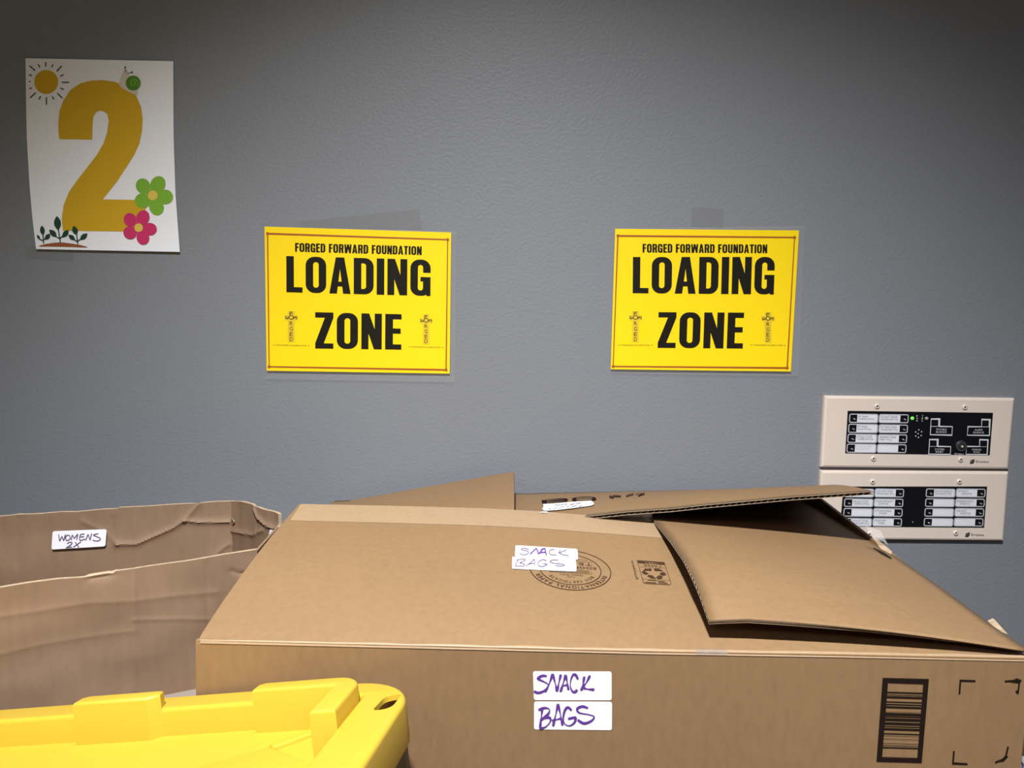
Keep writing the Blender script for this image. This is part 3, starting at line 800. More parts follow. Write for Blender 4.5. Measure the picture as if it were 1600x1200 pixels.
def panel(name, p0, p1, rim_px, creases, nu, nv, m, z0=None, seed=0, wob=0.002, label=None):
    f = on_plane(p0, p1); a = Vector((p0[0], p0[1], 0)); b = Vector((p1[0], p1[1], 0)); L = (b - a).length
    tang = (b - a) / L
    rim = []
    for px, py in rim_px:
        q = f(px, py); rim.append(((Vector((q.x, q.y, 0)) - a).dot(tang) / L, q.z))
    rim.sort()
    n = tang.cross(Vector((0, 0, 1)))          # towards the viewer for panels running left to right
    cr = [([f(px, py) for px, py in pl], amp, wd) for pl, amp, wd in creases]
    zb = WB if z0 is None else z0
    def fn(u, v):
        p = a.lerp(b, u); zt = pw(u, rim); p.z = lerp(zb, zt, v)
        off = 0
        for pl, amp, wd in cr:
            d = dist_poly(p, pl); off += amp * math.exp(-d / wd)
        off += wob * noise.noise(Vector((u * 4 + seed, v * 3, seed))) * min(1, v * 3)
        return p + n * off
    return slab(name, fn, nu, nv, T_, m, wom, edge=M['kraft_edge'], label=label), f, n
back_o, fback, nb = panel('back_panel', PB0, PB1, [(-90, 812), (0, 807), (30, 804), (60, 803), (95, 800), (120, 800), (160, 796), (183, 795), (186, 793), (232, 791), (262, 789), (300, 787), (340, 784), (358, 783.5)],
    [([(183, 850), (215, 849), (240, 838), (270, 825), (288, 813), (310, 816), (358, 815)], 0.0034, 0.0028), ([(288, 813), (300, 800), (310, 788)], 0.0025, 0.003), ([(178, 810), (178, 890)], -0.0012, 0.002),
     ([(130, 815), (165, 832), (183, 850)], 0.0014, 0.003), ([(30, 810), (25, 880)], -0.001, 0.003), ([(335, 868), (350, 855), (358, 850)], 0.002, 0.003)], 220, 90, M['kraft_worn'], seed=1)
right_o, fright, nr = panel('side_panel', PB1, PR1, [(363, 783.5), (378, 784), (393, 788), (412, 796), (430, 801), (441, 806), (446, 812), (470, 822)],
    [([(398, 795), (404, 808), (416, 820), (428, 825), (442, 823)], 0.0034, 0.0025), ([(362, 829), (395, 836), (412, 828)], 0.0022, 0.003), ([(401, 812), (402, 832)], -0.001, 0.0015)], 90, 80, M['kraft_worn'], seed=3)
front_o, ffront, nf = panel('front_panel', PF0, PF1, [(-60, 928), (0, 918), (45, 911), (90, 905), (135, 902), (150, 899), (170, 896), (177, 897), (180, 893), (230, 886), (290, 877), (350, 866), (415, 857)],
    [([(0, 963), (40, 958), (90, 950), (140, 941), (210, 938), (270, 931), (340, 925)], 0.0009, 0.004), ([(0, 1022), (60, 1008), (140, 995), (210, 985)], 0.0007, 0.004), ([(210, 890), (210, 1080)], 0.0009, 0.004), ([(322, 880), (325, 980)], -0.0008, 0.002),
     ([(208, 968), (280, 966), (330, 968)], 0.0008, 0.002), ([(362, 892), (372, 896), (390, 896)], -0.0015, 0.002), ([(140, 905), (178, 899)], -0.002, 0.003)], 180, 90, M['kraft_worn'], seed=7, wob=0.003)
slab('side_panel', lambda u, v: Vector((lerp(PF1[0], PR1[0], u), lerp(PF1[1], PR1[1], u), lerp(WB, CAM_Z - 0.285, v))), 4, 4, 0.003, M['kraft_worn'], wom)
slab('side_panel', lambda u, v: Vector((lerp(PB0[0], PF0[0], u), lerp(PB0[1], PF0[1], u), lerp(WB, CAM_Z - 0.28, v))), 8, 4, T_, M['kraft_worn'], wom)
mesh('bottom_panel', [(p[0], p[1], WB + z) for z in (0.0005, 0.004) for p in (PB0, PF0, PF1, PR1, PB1)], [(0, 1, 2, 3, 4), (9, 8, 7, 6, 5)] + [(i, 5 + i, 5 + (i + 1) % 5, (i + 1) % 5) for i in range(5)], M['kraft_worn'], wom)
# old tape patches on the front panel
def patch(pts, f, lift, m, parent, name, label=None):
    q = Print(lambda px, py: f(px, py) + nf * lift); q.poly(pts); return q.obj(name, m, parent, label=label)
WOM = [[(380, 270), (400, 388)], [(400, 388), (440, 300)], [(440, 300), (470, 382)], [(470, 382), (500, 270)], [(570, 282), (520, 290), (505, 350), (540, 377), (585, 340), (575, 285)], [(605, 370), (625, 280), (655, 342)], [(655, 342), (722, 258)], [(722, 258), (702, 362)],
       [(840, 260), (770, 276), (760, 372), (850, 350)], [(770, 315), (835, 305)], [(860, 372), (905, 265)], [(905, 265), (940, 372)], [(940, 372), (968, 250)], [(1088, 254), (1000, 280), (1110, 330), (1117, 365), (1060, 386), (985, 370)],
       [(530, 432), (590, 405), (620, 425), (560, 480), (510, 506)], [(510, 506), (620, 490)], [(675, 405), (742, 497)], [(778, 398), (640, 497)]]
zw = lambda l: zoomer(lambda px, py: fback(px, py) + nb * l, 60, 810, 11.43)
sticker(back_o, zw(0.0035), zw(0.0039), [(272, 215), (1234, 178), (1212, 482), (252, 540)], WOM, M['pen'], 17, 40, label='white sticker reading WOMENS 2X')
zw2 = lambda l: zoomer(lambda px, py: fright(px, py) + nr * l, 340, 770, 7.273)
sticker(right_o, zw2(0.0060), zw2(0.0063), [(645, 403), (790, 450), (770, 600), (612, 560)], [[(690, 430), (680, 460), (700, 470)]], M['pen'], 8, 12, label='half hidden white sticker')
# torn corner of the box
q = Print(lambda px, py: at(px, py, 0.962)); q.poly([(361, 811), (366, 813), (366, 817), (362, 816)]); q.obj('tear', M['socket'], wom)
q = Print(lambda px, py: at(px, py, 0.960)); q.poly([(362, 809), (367, 814), (365, 816), (363, 812)]); q.obj('torn_liner', M['kraft_edge'], wom)

# ================================================================== CARTON AT THE LOWER RIGHT
rc = thing('cardboard_box', 'dark brown carton with a white sticker beside the large box', 'box', (0.60, 0.745, TAB), 'cardboard boxes')
box('carton_body', (0.458, 0.690, TAB), (0.74, 0.80, CAM_Z - 0.405), M['kraft_dark'], rc, bev=0.003)
zq = lambda px, py: at(px, py, 0.6893)
sticker(rc, zq, lambda px, py: at(px, py, 0.6889), [(1588, 1182), (1668, 1180), (1668, 1212), (1590, 1214)], [[(1596, 1190), (1598, 1200)], [(1598, 1192), (1602, 1200), (1606, 1190)]], M['purple'], 1.6, 3, label='white sticker with violet writing')

# ================================================================== TOTE WITH YELLOW LID
LM = Matrix.Rotation(R_(-6.8576), 3, 'Z') @ Matrix.Rotation(R_(-7.8509), 3, 'X') @ Matrix.Rotation(R_(-8.0866), 3, 'Y')
LT = Vector((-0.0735, 0.602, CAM_Z - 0.3199))
LMAT = Matrix.Translation(LT) @ LM.to_4x4()
LINV = LMAT.inverted()
def lid_uv(px, py, w):
    o = LINV @ CAM; d = LINV.to_3x3() @ ray(px, py)
    p = o + d * ((w - o.z) / d.z); return (p.x, p.y)
LL, LW = 0.76, 0.50
tote = thing('storage_tote', 'black storage tote with yellow lid leaning at an angle in the front corner', 'tote', (LT.x - 0.38, LT.y - 0.2, TAB))
def plan_solid(name, loops, w0, w1, bev, m, parent, seg=3):
    cu = bpy.data.curves.new('c', 'CURVE'); cu.dimensions = '2D'; cu.fill_mode = 'BOTH'
    cu.extrude = (w1 - w0) / 2 - bev; cu.bevel_depth = bev; cu.bevel_resolution = seg
    cu.offset = -bev
    for lp in loops:
        sp = cu.splines.new('POLY'); sp.points.add(len(lp) - 1); sp.use_cyclic_u = True
        for pt, (x, y) in zip(sp.points, lp): pt.co = (x, y, 0, 1)
    ob = bpy.data.objects.new('c', cu); COL.objects.link(ob); bpy.context.view_layer.update()
    me = bpy.data.meshes.new_from_object(ob.evaluated_get(bpy.context.evaluated_depsgraph_get()))
    bpy.data.objects.remove(ob); bpy.data.curves.remove(cu)
    bm = bmesh.new(); bm.from_mesh(me); bpy.data.meshes.remove(me)
    bmesh.ops.remove_doubles(bm, verts=bm.verts, dist=1e-5)
    for v in bm.verts: v.co = LMAT @ (v.co + Vector((0, 0, (w0 + w1) / 2)))
    bmesh.ops.recalc_face_normals(bm, faces=bm.faces)
    o = from_bm(name, bm, m, parent)
    o.data.materials.clear(); o.data.materials.append(m)
    o.data.polygons.foreach_set('material_index', [0] * len(o.data.polygons))
    o.data.polygons.foreach_set('use_smooth', [True] * len(o.data.polygons))
    try: o.data.set_sharp_from_angle(angle=R_(40))
    except Exception: pass
    return o
FV, FR, HB, DEP = 0.0285, 0.040, 0.0123, 0.0225
hole = [lid_uv(px, py, 0) for px, py in ((584, 1109), (592, 1099), (600, 1091), (612, 1087), (626, 1085.5), (620, 1095), (613, 1103), (600, 1108))]
lid = plan_solid('lid', [round_rect(-LL, -LW, 0, 0, 0.055, 10), round_rect(-LL + FR, -LW + FV, -FR, -FV, 0.004, 3)], -0.034, 0.0, 0.0035, M['yellow_plastic'], tote)
# the lens-shaped grip hole is cut through the rim
hc = Vector((sum(p[0] for p in hole) / len(hole), sum(p[1] for p in hole) / len(hole)))
hp = smooth_line(hole, 3, True)
cv = [LMAT @ Vector((x, y, w)) for w in (-0.06, 0.02) for x, y in hp]; hn = len(hp)
cb = bmesh.new(); CVS = [cb.verts.new(v) for v in cv]
cb.faces.new(CVS[:hn]); cb.faces.new(CVS[hn:][::-1])
for i in range(hn): cb.faces.new((CVS[i], CVS[hn + i], CVS[hn + (i + 1) % hn], CVS[(i + 1) % hn]))
bmesh.ops.recalc_face_normals(cb, faces=cb.faces)
cme = bpy.data.meshes.new('cut'); cb.to_mesh(cme); cb.free()
cob = bpy.data.objects.new('cut', cme)
hp2 = [(hc.x + (x - hc.x) * 1.35, hc.y + (y - hc.y) * 1.9) for x, y in hp]
cv = [LMAT @ Vector((x, y, w)) for w in (-0.06, -0.004) for x, y in hp2]
cb = bmesh.new(); CVS = [cb.verts.new(v) for v in cv]
cb.faces.new(CVS[:hn]); cb.faces.new(CVS[hn:][::-1])
for i in range(hn): cb.faces.new((CVS[i], CVS[hn + i], CVS[hn + (i + 1) % hn], CVS[(i + 1) % hn]))
bmesh.ops.recalc_face_normals(cb, faces=cb.faces)
cme2 = bpy.data.meshes.new('cut'); cb.to_mesh(cme2); cb.free()
cob2 = bpy.data.objects.new('cut', cme2); COL.objects.link(cob2)
md = lid.modifiers.new('cavity', 'BOOLEAN'); md.operation = 'DIFFERENCE'; md.solver = 'EXACT'; md.object = cob2; COL.objects.link(cob)
md = lid.modifiers.new('cut', 'BOOLEAN'); md.operation = 'DIFFERENCE'; md.solver = 'EXACT'; md.object = cob
bpy.context.view_layer.update()
nm = bpy.data.meshes.new_from_object(lid.evaluated_get(bpy.context.evaluated_depsgraph_get()))
lid.modifiers.clear(); bpy.data.objects.remove(cob); bpy.data.objects.remove(cob2)
if len(nm.polygons) > 20:
    nm.materials.clear(); nm.materials.append(M['yellow_plastic'])
    nm.polygons.foreach_set('material_index', [0] * len(nm.polygons))
    nm.polygons.foreach_set('use_smooth', [True] * len(nm.polygons)); nm.set_sharp_from_angle(angle=R_(40))
    lid.data = nm
lid['label'] = 'yellow plastic lid with raised stacking blocks'
plan_solid('lid_panel', [round_rect(-LL + FR - .004, -LW + FV - .004, -FR + .004, -FV + .004, 0.004, 3)], -DEP - 0.004, -DEP, 0.0005, M['yellow_plastic'], lid)
def solve_u(px, v, w):
    lo, hi = -0.76, 0.0
    for _ in range(40):
        m_ = (lo + hi) / 2; q = CAM_ROT.transposed() @ ((LMAT @ Vector((m_, v, w))) - CAM)
        if 800 + FPX * q.x / -q.z < px: lo = m_
        else: hi = m_
    return lo
FB, FC = 0.0350, 0.0195
u0 = solve_u(113, -FB, HB); u1 = solve_u(228, -FB, HB)
ub = solve_u(393, -FB, HB)
AW = 0.0198; VA = 0.089
def mir(pts, sx, sy):
    q = [((-LL - x) if sx else x, (-LW - y) if sy else y) for x, y in pts]
    return q[::-1] if sx != sy else q
corner = [(ub, -FB), (-FR - AW, -FB), (-FR - AW, -VA), (-FR, -VA), (-FR, -FC - 0.022)] + [(-FR - 0.022 + 0.022 * math.cos(t), -FC - 0.022 + 0.022 * math.sin(t)) for t in [R_(a) for a in (15, 30, 45, 60, 75, 90)]] + [(ub + 0.006, -FC), (ub, -FC - 0.004)]
midb = [(u0, -FB), (u1, -FB), (u1 + 0.008, -FB + 0.007), (u1 + 0.006, -FC), (u0 + 0.006, -FC), (u0, -FC - 0.004)]
for sx in (0, 1):
    for sy in (0, 1):
        plan_solid('stacking_block', [mir(corner, sx, sy)], -DEP - 0.003, HB, 0.0028, M['yellow_plastic'], lid)
for sy in (0, 1): plan_solid('stacking_block', [mir(midb, 0, sy)], -DEP - 0.003, HB, 0.0028, M['yellow_plastic'], lid)
# raised middle panel and rib on the recessed floor
k0 = lid_uv(424, 1172, -DEP); k1 = lid_uv(478, 1196, -DEP); k2 = lid_uv(484, 1150, -DEP); k3 = lid_uv(330, 1198, -DEP)
dirx = Vector((k3[0] - k0[0], k3[1] - k0[1])).normalized(); diry = Vector((k1[0] - k0[0], k1[1] - k0[1])).normalized()
cp = [k0, tuple(Vector(k0) + dirx * 0.10), (-LL * .78, -LW * .5), (-LL * .5, -LW * .86), (-0.10, -LW * .72), tuple(Vector(k0) + diry * 0.075)]
plan_solid('center_panel', [cp], -DEP - 0.003, -DEP + 0.0035, 0.003, M['yellow_plastic'], lid)
rd = Vector((k0[0] - k2[0], k0[1] - k2[1])).normalized(); rn = Vector((-rd.y, rd.x)) * 0.004
plan_solid('rib', [[tuple(Vector(k2) + rn), tuple(Vector(k2) - rn), tuple(Vector(k0) - rn), tuple(Vector(k0) + rn)]], -DEP - 0.003, -DEP + 0.0035, 0.002, M['yellow_plastic'], lid)
# black body
vs = []; fs = []
levels = [(-0.0345, 0.003), (-0.052, 0.003), (-0.054, 0.012), (-0.10, 0.014), (-0.105, 0.018), (-0.36, 0.05)]
for w, ins in levels:
    vs += [LMAT @ Vector((x, y, w)) for x, y in round_rect(-LL + ins, -LW + ins, -ins, -ins, 0.05, 6)]
n = len(vs) // len(levels)
for k in range(len(levels) - 1):
    for i in range(n): fs.append((k * n + i, k * n + (i + 1) % n, (k + 1) * n + (i + 1) % n, (k + 1) * n + i))
fs.append(tuple(range(n))); fs.append(tuple(range(len(vs) - 1, len(vs) - n - 1, -1)))
low = min(v.z for v in vs)
lift = TAB - low                 # keep the lowest bottom corner on the table by stretching the body's depth
vs2 = []
for k, (w, ins) in enumerate(levels):
    for i in range(n):
        v = vs[k * n + i]
        vs2.append(v + Vector((0, 0, lift * max(0.0, (-w - 0.10) / 0.26))))
body = mesh('tote_body', vs2, fs, M['black_plastic'], tote)

# ================================================================== WALL SIGNS
def ring_print(q, outer, inner):
    n = len(outer); q.add(outer + inner, [(i, (i + 1) % n, n + (i + 1) % n, n + i) for i in range(n)])
def zone_sign(z0, paper_q, film_q, tapes, border, forged, loading, zone, logos, label, scuffs, film_lift):
    """all outlines in the units of one enlargement: z0 = (x0, y0, scale)"""
    Z = lambda l: zoomer(on_wall(l), *z0)
    cpt = at(z0[0] + sum(p[0] for p in paper_q) / 4 / z0[2], z0[1] + max(p[1] for p in paper_q) / z0[2], WALL_Y)
    s = thing('warning_sign', label, 'sign', cpt, 'yellow loading zone signs')
    pp = sheet('paper', Z(0.0040), paper_q, 0.0003, M['yellow_paper'], s)
    q = Print(Z(0.0043))
    q.ribbon(border[0], border[1], closed=True)
    for i, c in enumerate(border[0]):
        q.disc(c[0], c[1], border[1] * 1.1, n=10)
    q.obj('border_line', M['border'], pp)
    for txt, qd, fnt, spc in (('FORGED FORWARD FOUNDATION', forged, HEAVY2, 0.075), ('LOADING', loading, HEAVY, 0.085), ('ZONE', zone, HEAVY, 0.09)):
        q = Print(Z(0.0043)); q.text(txt, qd, fnt, spc); q.obj('lettering', M['sign_black'], pp)
    for cx, top, bot, w, fw, fy, sl in logos:
        h = bot - top; u = h / 190.0
        g = Print(Z(0.0042))
        g.poly(round_rect(cx - 22 * u, top - 4 * u, cx + 22 * u, bot + 4 * u, 6 * u, 3)); g.poly(round_rect(cx - 40 * u, top + 22 * u, cx + 42 * u, top + 54 * u, 5 * u, 3))
        g.obj('logo_shadow', M['logo_halo'], pp)
        g = Print(Z(0.0044))
        f = lambda x, y: (cx + x * u, top + y * u)
        L = lambda ls, ww: [g.ribbon([f(*p) for p in l], ww * u) for l in ls]
        L([[(-9, 2), (-9, 24)], [(-9, 3), (10, 3)], [(-9, 12), (8, 12)]], 4.2)
        L([[(-36, 26), (-36, 44)], [(-36, 43), (-18, 43)], [(-27, 43), (-27, 30)], [(-18, 43), (-18, 32)]], 4.2)
        L([[(16, 33), (37, 33)], [(36, 33), (36, 48)], [(27, 33), (27, 45)], [(17, 33), (17, 45)]], 4.2)
        g.ribbon([f(13 * math.cos(2 * math.pi * i / 20), 36 + 13 * math.sin(2 * math.pi * i / 20)) for i in range(20)], 4.4 * u, closed=True)
        for ch, y in (('R', 60), ('G', 94), ('E', 128), ('D', 160)):
            g.text(ch, [f(-10, y), f(10, y), f(10, y + 26), f(-10, y + 26)], plain)
        g.text('FORWARD FOUNDATION', [(cx - fw + 14, fy - 4 - sl), (cx + fw - 14, fy - 4 + sl), (cx + fw - 14, fy + 4 + sl), (cx - fw + 14, fy + 4 - sl)], stretched(1.1), 0.22)
        g.disc(cx - fw, fy - sl, 3, n=8); g.disc(cx + fw, fy + sl, 3, n=8)
        g.obj('cross_logo', M['logo_ink'], pp)
    fl = Print(Z(0.0042)); N = 12
    TL, TR, BR, BL = film_q
    def edge(q): return [(lerp(q[k][0], q[(k + 1) % 4][0], i / N), lerp(q[k][1], q[(k + 1) % 4][1], i / N)) for k in range(4) for i in range(N)]
    ring_print(fl, edge(film_q), edge(paper_q))
    o = fl.obj('laminate_film', M['film'], s, label='clear laminate film showing around the yellow sheet')
    for tq_ in tapes:
        tpp = sheet('tape', Z(0.0012), tq_, 0.0004, M['tape'], s, label='clear tape')
    return s
zone_sign((390, 310, 4), [(93, 176), (1260, 213), (1250, 1095), (107, 1077)], [(93, 172), (1295, 205), (1283, 1148), (107, 1128)],
    [[(300, 145), (560, 112), (1058, 64), (1076, 190), (320, 182)]],
    ([(112, 220), (1238, 258), (1228, 1072), (122, 1052)], 9),
    [(284, 278), (1076, 300), (1075, 354), (284, 333)], [(229, 360), (1132, 384), (1130, 610), (230, 586)], [(410, 711), (950, 724), (948, 945), (410, 938)],
    [(260, 708, 895, 0, 108, 918, 2), (1103, 728, 908, 0, 104, 929, 2)], 'yellow loading zone sign nearer the poster, with wide tape along its top', None, 0.0055)
zone_sign((930, 310, 4), [(125, 190), (1274, 200), (1223, 1082), (97, 1068)], [(125, 186), (1312, 172), (1270, 1112), (97, 1090)],
    [[(606, 52), (800, 62), (797, 180), (600, 172)]],
    ([(142, 234), (1246, 244), (1200, 1060), (112, 1050)], 9),
    [(296, 284), (1076, 288), (1075, 342), (296, 338)], [(236, 366), (1124, 366), (1116, 600), (234, 592)], [(396, 711), (931, 714), (922, 938), (390, 934)],
    [(252, 708, 896, 0, 104, 917, 0), (1080, 715, 898, 0, 104, 917, 1)], 'yellow loading zone sign above the beige panels, with one small tape at its top', None, 0.0055)

# ================================================================== NUMBER POSTER
pz = (20, 70, 3.43)
cpt = at(165, 393, WALL_Y)
post = thing('number_poster', 'white paper poster with a big mustard number 2, sun and flowers', 'poster', cpt)
left_e = [(72, 68), (300, 71), (500, 75), (760, 90), (930, 105), (1095, 125)]
right_e = [(88, 860), (300, 861), (500, 862), (800, 872), (1110, 895)]
def curl(px, py):
    v = max(0, (py - 300) / 94.0); return 0.0022 + 0.0022 * min(1.2, v) ** 2 if py > 300 else 0.0022
def Zp(l): return zoomer(lambda px, py: at(px, py, WALL_Y - curl(px, py) - l), *pz)
N = 24
rows = []
fp = Zp(0.0)
for j in range(N + 1):
    v = j / N
    yl = lerp(72, 1095, v); yr = lerp(88, 1110, v)
    xl = pw(yl, left_e); xr = pw(yr, right_e)
    rows.append([fp(lerp(xl, xr, i / 6), lerp(yl, yr, i / 6)) for i in range(7)])
pv = [p for r in rows for p in r]; pf = [(j * 7 + i, (j + 1) * 7 + i, (j + 1) * 7 + i + 1, j * 7 + i + 1) for j in range(N) for i in range(6)]
pap = slab('paper', lambda u, v: rows[round((1 - v) * N)][round(u * 6)], 6, N, 0.0002, M['paper'], post)
PR = lambda l=0.0004: Print(Zp(l))
two = [(249, 505), (244, 460), (243, 420), (250, 355), (270, 300), (310, 240), (360, 208), (420, 192), (480, 189), (545, 198), (610, 222), (660, 270), (688, 335), (696, 400), (692, 465), (678, 530), (650, 590), (615, 645), (560, 730), (482, 828),
       (712, 832), (712, 1002), (268, 996), (262, 930), (272, 860), (300, 790), (345, 725), (400, 655), (450, 590), (485, 530), (505, 470), (514, 405), (505, 370), (485, 355), (465, 352), (445, 362), (432, 385), (428, 420), (425, 508)]
q = PR(); q.poly(two); q.obj('numeral', M['p_yellow'], pap)
q = PR(); q.disc(179, 199, 64, n=40); q.obj('sun_disc', M['p_yellow'], pap)
q = PR()
for a, b in (((176, 92), (176, 117)), ((136, 104), (145, 122)), ((90, 112), (120, 139)), ((215, 104), (208, 122)), ((262, 113), (236, 142)), ((272, 161), (254, 168)), ((302, 201), (262, 201)), ((274, 240), (254, 232)), ((266, 286), (238, 259)), ((220, 293), (211, 276)), ((180, 321), (180, 281)), ((140, 293), (149, 275)), ((93, 284), (122, 257)), ((88, 235), (103, 231)), ((86, 197), (96, 197)), ((87, 160), (102, 165))): q.ribbon([a, b], 6)
q.obj('sun_rays', M['p_dark'], pap)
def flower(name, cx, cy, pts, r, m, l=0.0006):
    q = PR(l)
    for x, y, rx, ry, rot in pts: q.disc(x, y, rx, ry, rot=R_(rot))
    q.disc(cx, cy, r * 1.3)
    q.obj(name, m, pap)
    q = PR(l + 0.0002); q.disc(cx, cy, r); q.obj('flower_core', M['p_core'], pap)
flower('green_flower', 750, 807, [(698, 757, 38, 42, -30), (777, 750, 40, 48, 25), (817, 815, 42, 39, 0), (770, 868, 39, 46, -20), (695, 836, 42, 40, 20)], 26, M['p_green'])
flower('pink_flower', 674, 980, [(628, 937, 34, 36, -30), (697, 926, 35, 40, 25), (734, 987, 38, 33, 5), (697, 1033, 34, 38, -20), (628, 1007, 36, 34, 20)], 23, M['p_pink'], 0.0011)
q = PR(0.0005); q.poly(smooth_line([(598, 130), (575, 185), (570, 215), (600, 240), (660, 268), (672, 255), (655, 200), (625, 165), (615, 140)], 3, True)); q.obj('snail_body', M['p_cream'], pap)
q = PR(0.0007); q.disc(645, 205, 40, n=32); q.obj('snail_shell', M['p_green_dark'], pap)
q = PR(0.0008); q.ribbon([(645, 205), (655, 200), (655, 215), (638, 218), (632, 200), (650, 185), (672, 200), (670, 225)], 5, sub=4); q.obj('shell_spiral', M['p_green'], pap)
q = PR(0.0006); q.ribbon([(606, 150), (602, 122)], 3); q.ribbon([(614, 155), (638, 147)], 3); q.disc(602, 121, 5); q.disc(639, 147, 5); q.obj('snail_feelers', M['p_dark'], pap)
def leaf(q, x0, y0, x1, y1, w):
    dx, dy = x1 - x0, y1 - y0; l = math.hypot(dx, dy); nx, ny = -dy / l * w, dx / l * w
    P = [(x0 + dx * t + nx * math.sin(math.pi * t) ** .9 * s, y0 + dy * t + ny * math.sin(math.pi * t) ** .9 * s) for s, ts in ((1, [k / 8 for k in range(9)]), (-1, [1 - k / 8 for k in range(1, 8)])) for t in ts]
    q.poly(P)
q = PR(0.0006)
for l in ([(165, 1065), (162, 1020)], [(163, 1050), (140, 1040)], [(163, 1045), (175, 1038)], [(255, 1060), (243, 985)], [(253, 1040), (236, 1030)], [(252, 1040), (270, 1020)], [(348, 1068), (342, 1015)], [(348, 1058), (330, 1045)], [(348, 1052), (365, 1040)]): q.ribbon(l, 6)
for a in ((162, 1022, 155, 968, 13), (172, 1045, 200, 1013, 12), (145, 1044, 130, 1018, 7), (243, 995, 236, 917, 19), (236, 1031, 195, 990, 14), (266, 1033, 298, 992, 14), (342, 1020, 325, 970, 15), (334, 1047, 298, 1018, 12), (360, 1046, 400, 1011, 14)): leaf(q, *a)
q.obj('seedlings', M['p_leaf'], pap)
q = PR(0.0005); q.poly(smooth_line([(138, 1080), (180, 1067), (250, 1059), (320, 1066), (370, 1075), (398, 1086), (300, 1083), (200, 1081)], 3, True)); q.obj('soil_mound', M['p_soil'], pap)
sheet('tape', zoomer(on_wall(0.0012), *pz), [(68, 1075), (322, 1100), (322, 1160), (68, 1140)], 0.0003, M['tape'], post, label='clear tape at the lower corner')

# ================================================================== ANNUNCIATOR PANELS
az = (1270, 610, 4.8)
PLATE_LIFT = 0.008
def za(l): return zoomer(on_wall(l), *az)
def quad_solid(name, q, l0, l1, bev, m, parent, seg=2):
    a = [za(l0)(*p) for p in q]; f1 = za(l1)
    ctr = (sum(p[0] for p in q) / 4, sum(p[1] for p in q) / 4)
    b = [f1(*p) for p in q]
    b = [Vector((v.x, WALL_Y - l1, v.z)) for v in a] if l0 > l1 else b
    vs = a + b
    bm = bmesh.new(); V = [bm.verts.new(v) for v in vs]
    bm.faces.new(V[:4]); bm.faces.new(V[7:3:-1])
    for i in range(4): bm.faces.new((V[i], V[4 + i], V[4 + (i + 1) % 4], V[(i + 1) % 4]))
    bmesh.ops.recalc_face_normals(bm, faces=bm.faces)
    if bev:
        fe = [e for e in bm.edges if sum(1 for v in e.verts if v in V[:4]) == 2]
        bmesh.ops.bevel(bm, geom=fe, offset=bev, segments=seg, profile=0.5, affect='EDGES')
    return from_bm(name, bm, m, parent)
def inset(q, dx, dy):
    TL, TR, BR, BL = q
    return [(TL[0] + dx, TL[1] + dy), (TR[0] - dx, TR[1] + dy), (BR[0] - dx, BR[1] - dy), (BL[0] + dx, BL[1] - dy)]
def slot(win, q, led_left, lines, faint=False):
    fr = Print(za(PLATE_LIFT + 0.0008)); ring_print(fr, quad_round(q, 16), quad_round(inset(q, 7, 7), 8)); fr.obj('label_frame', M['frame_grey'], win)
    i = inset(q, 8, 7); k = 0.262 if led_left else 0.738
    m1 = (lerp(i[0][0], i[1][0], k), lerp(i[0][1], i[1][1], k)); m2 = (lerp(i[3][0], i[2][0], k), lerp(i[3][1], i[2][1], k))
    cq = [m1, i[1], i[2], m2] if led_left else [i[0], m1, m2, i[3]]
    dq = [i[0], m1, m2, i[3]] if led_left else [m1, i[1], i[2], m2]
    card = sheet('label_card', za(PLATE_LIFT + 0.0007), cq, 0.0003, M['card'], win)
    # lamp: small clear dome in the dark square
    cx = sum(p[0] for p in dq) / 4 + (5 if led_left else 8); cy = sum(p[1] for p in dq) / 4 + 7
    bm = bmesh.new(); bmesh.ops.create_uvsphere(bm, u_segments=10, v_segments=6, radius=0.0021)
    c = za(PLATE_LIFT + 0.0004)(cx, cy)
    for v in bm.verts: v.co = Matrix.Rotation(0.55, 3, 'Y') @ Vector((v.co.x * 1.15, v.co.y * .8, v.co.z * .55)) + c
    from_bm('indicator', bm, M['led_off'], win, smooth=True)
    if lines:
        p = Print(za(PLATE_LIFT + 0.0010))
        for r, txt in enumerate(lines):
            if not txt: continue
            x0, x1 = cq[0][0] + 6, cq[1][0] - 5
            full = 15.0; wch = (x1 - x0) / full
            ind = 0
            s_ = txt
            while s_.startswith(' '): s_ = s_[1:]; ind += 1
            wd = min(full - ind, len(s_)) * wch
            dy = (cq[1][1] - cq[0][1]) / max(1, (cq[1][0] - cq[0][0]))
            y = cq[0][1] + 6 + r * 19
            xa = x0 + ind * wch
            p.text(s_, [(xa, y + (xa - x0) * dy), (xa + wd, y + (xa + wd - x0) * dy), (xa + wd, y + 14 + (xa + wd - x0) * dy), (xa, y + 14 + (xa - x0) * dy)], stretched(1.15), 0.2)
        if p.f: p.obj('typed_text', M['card_faint'] if faint else M['card_ink'], win)
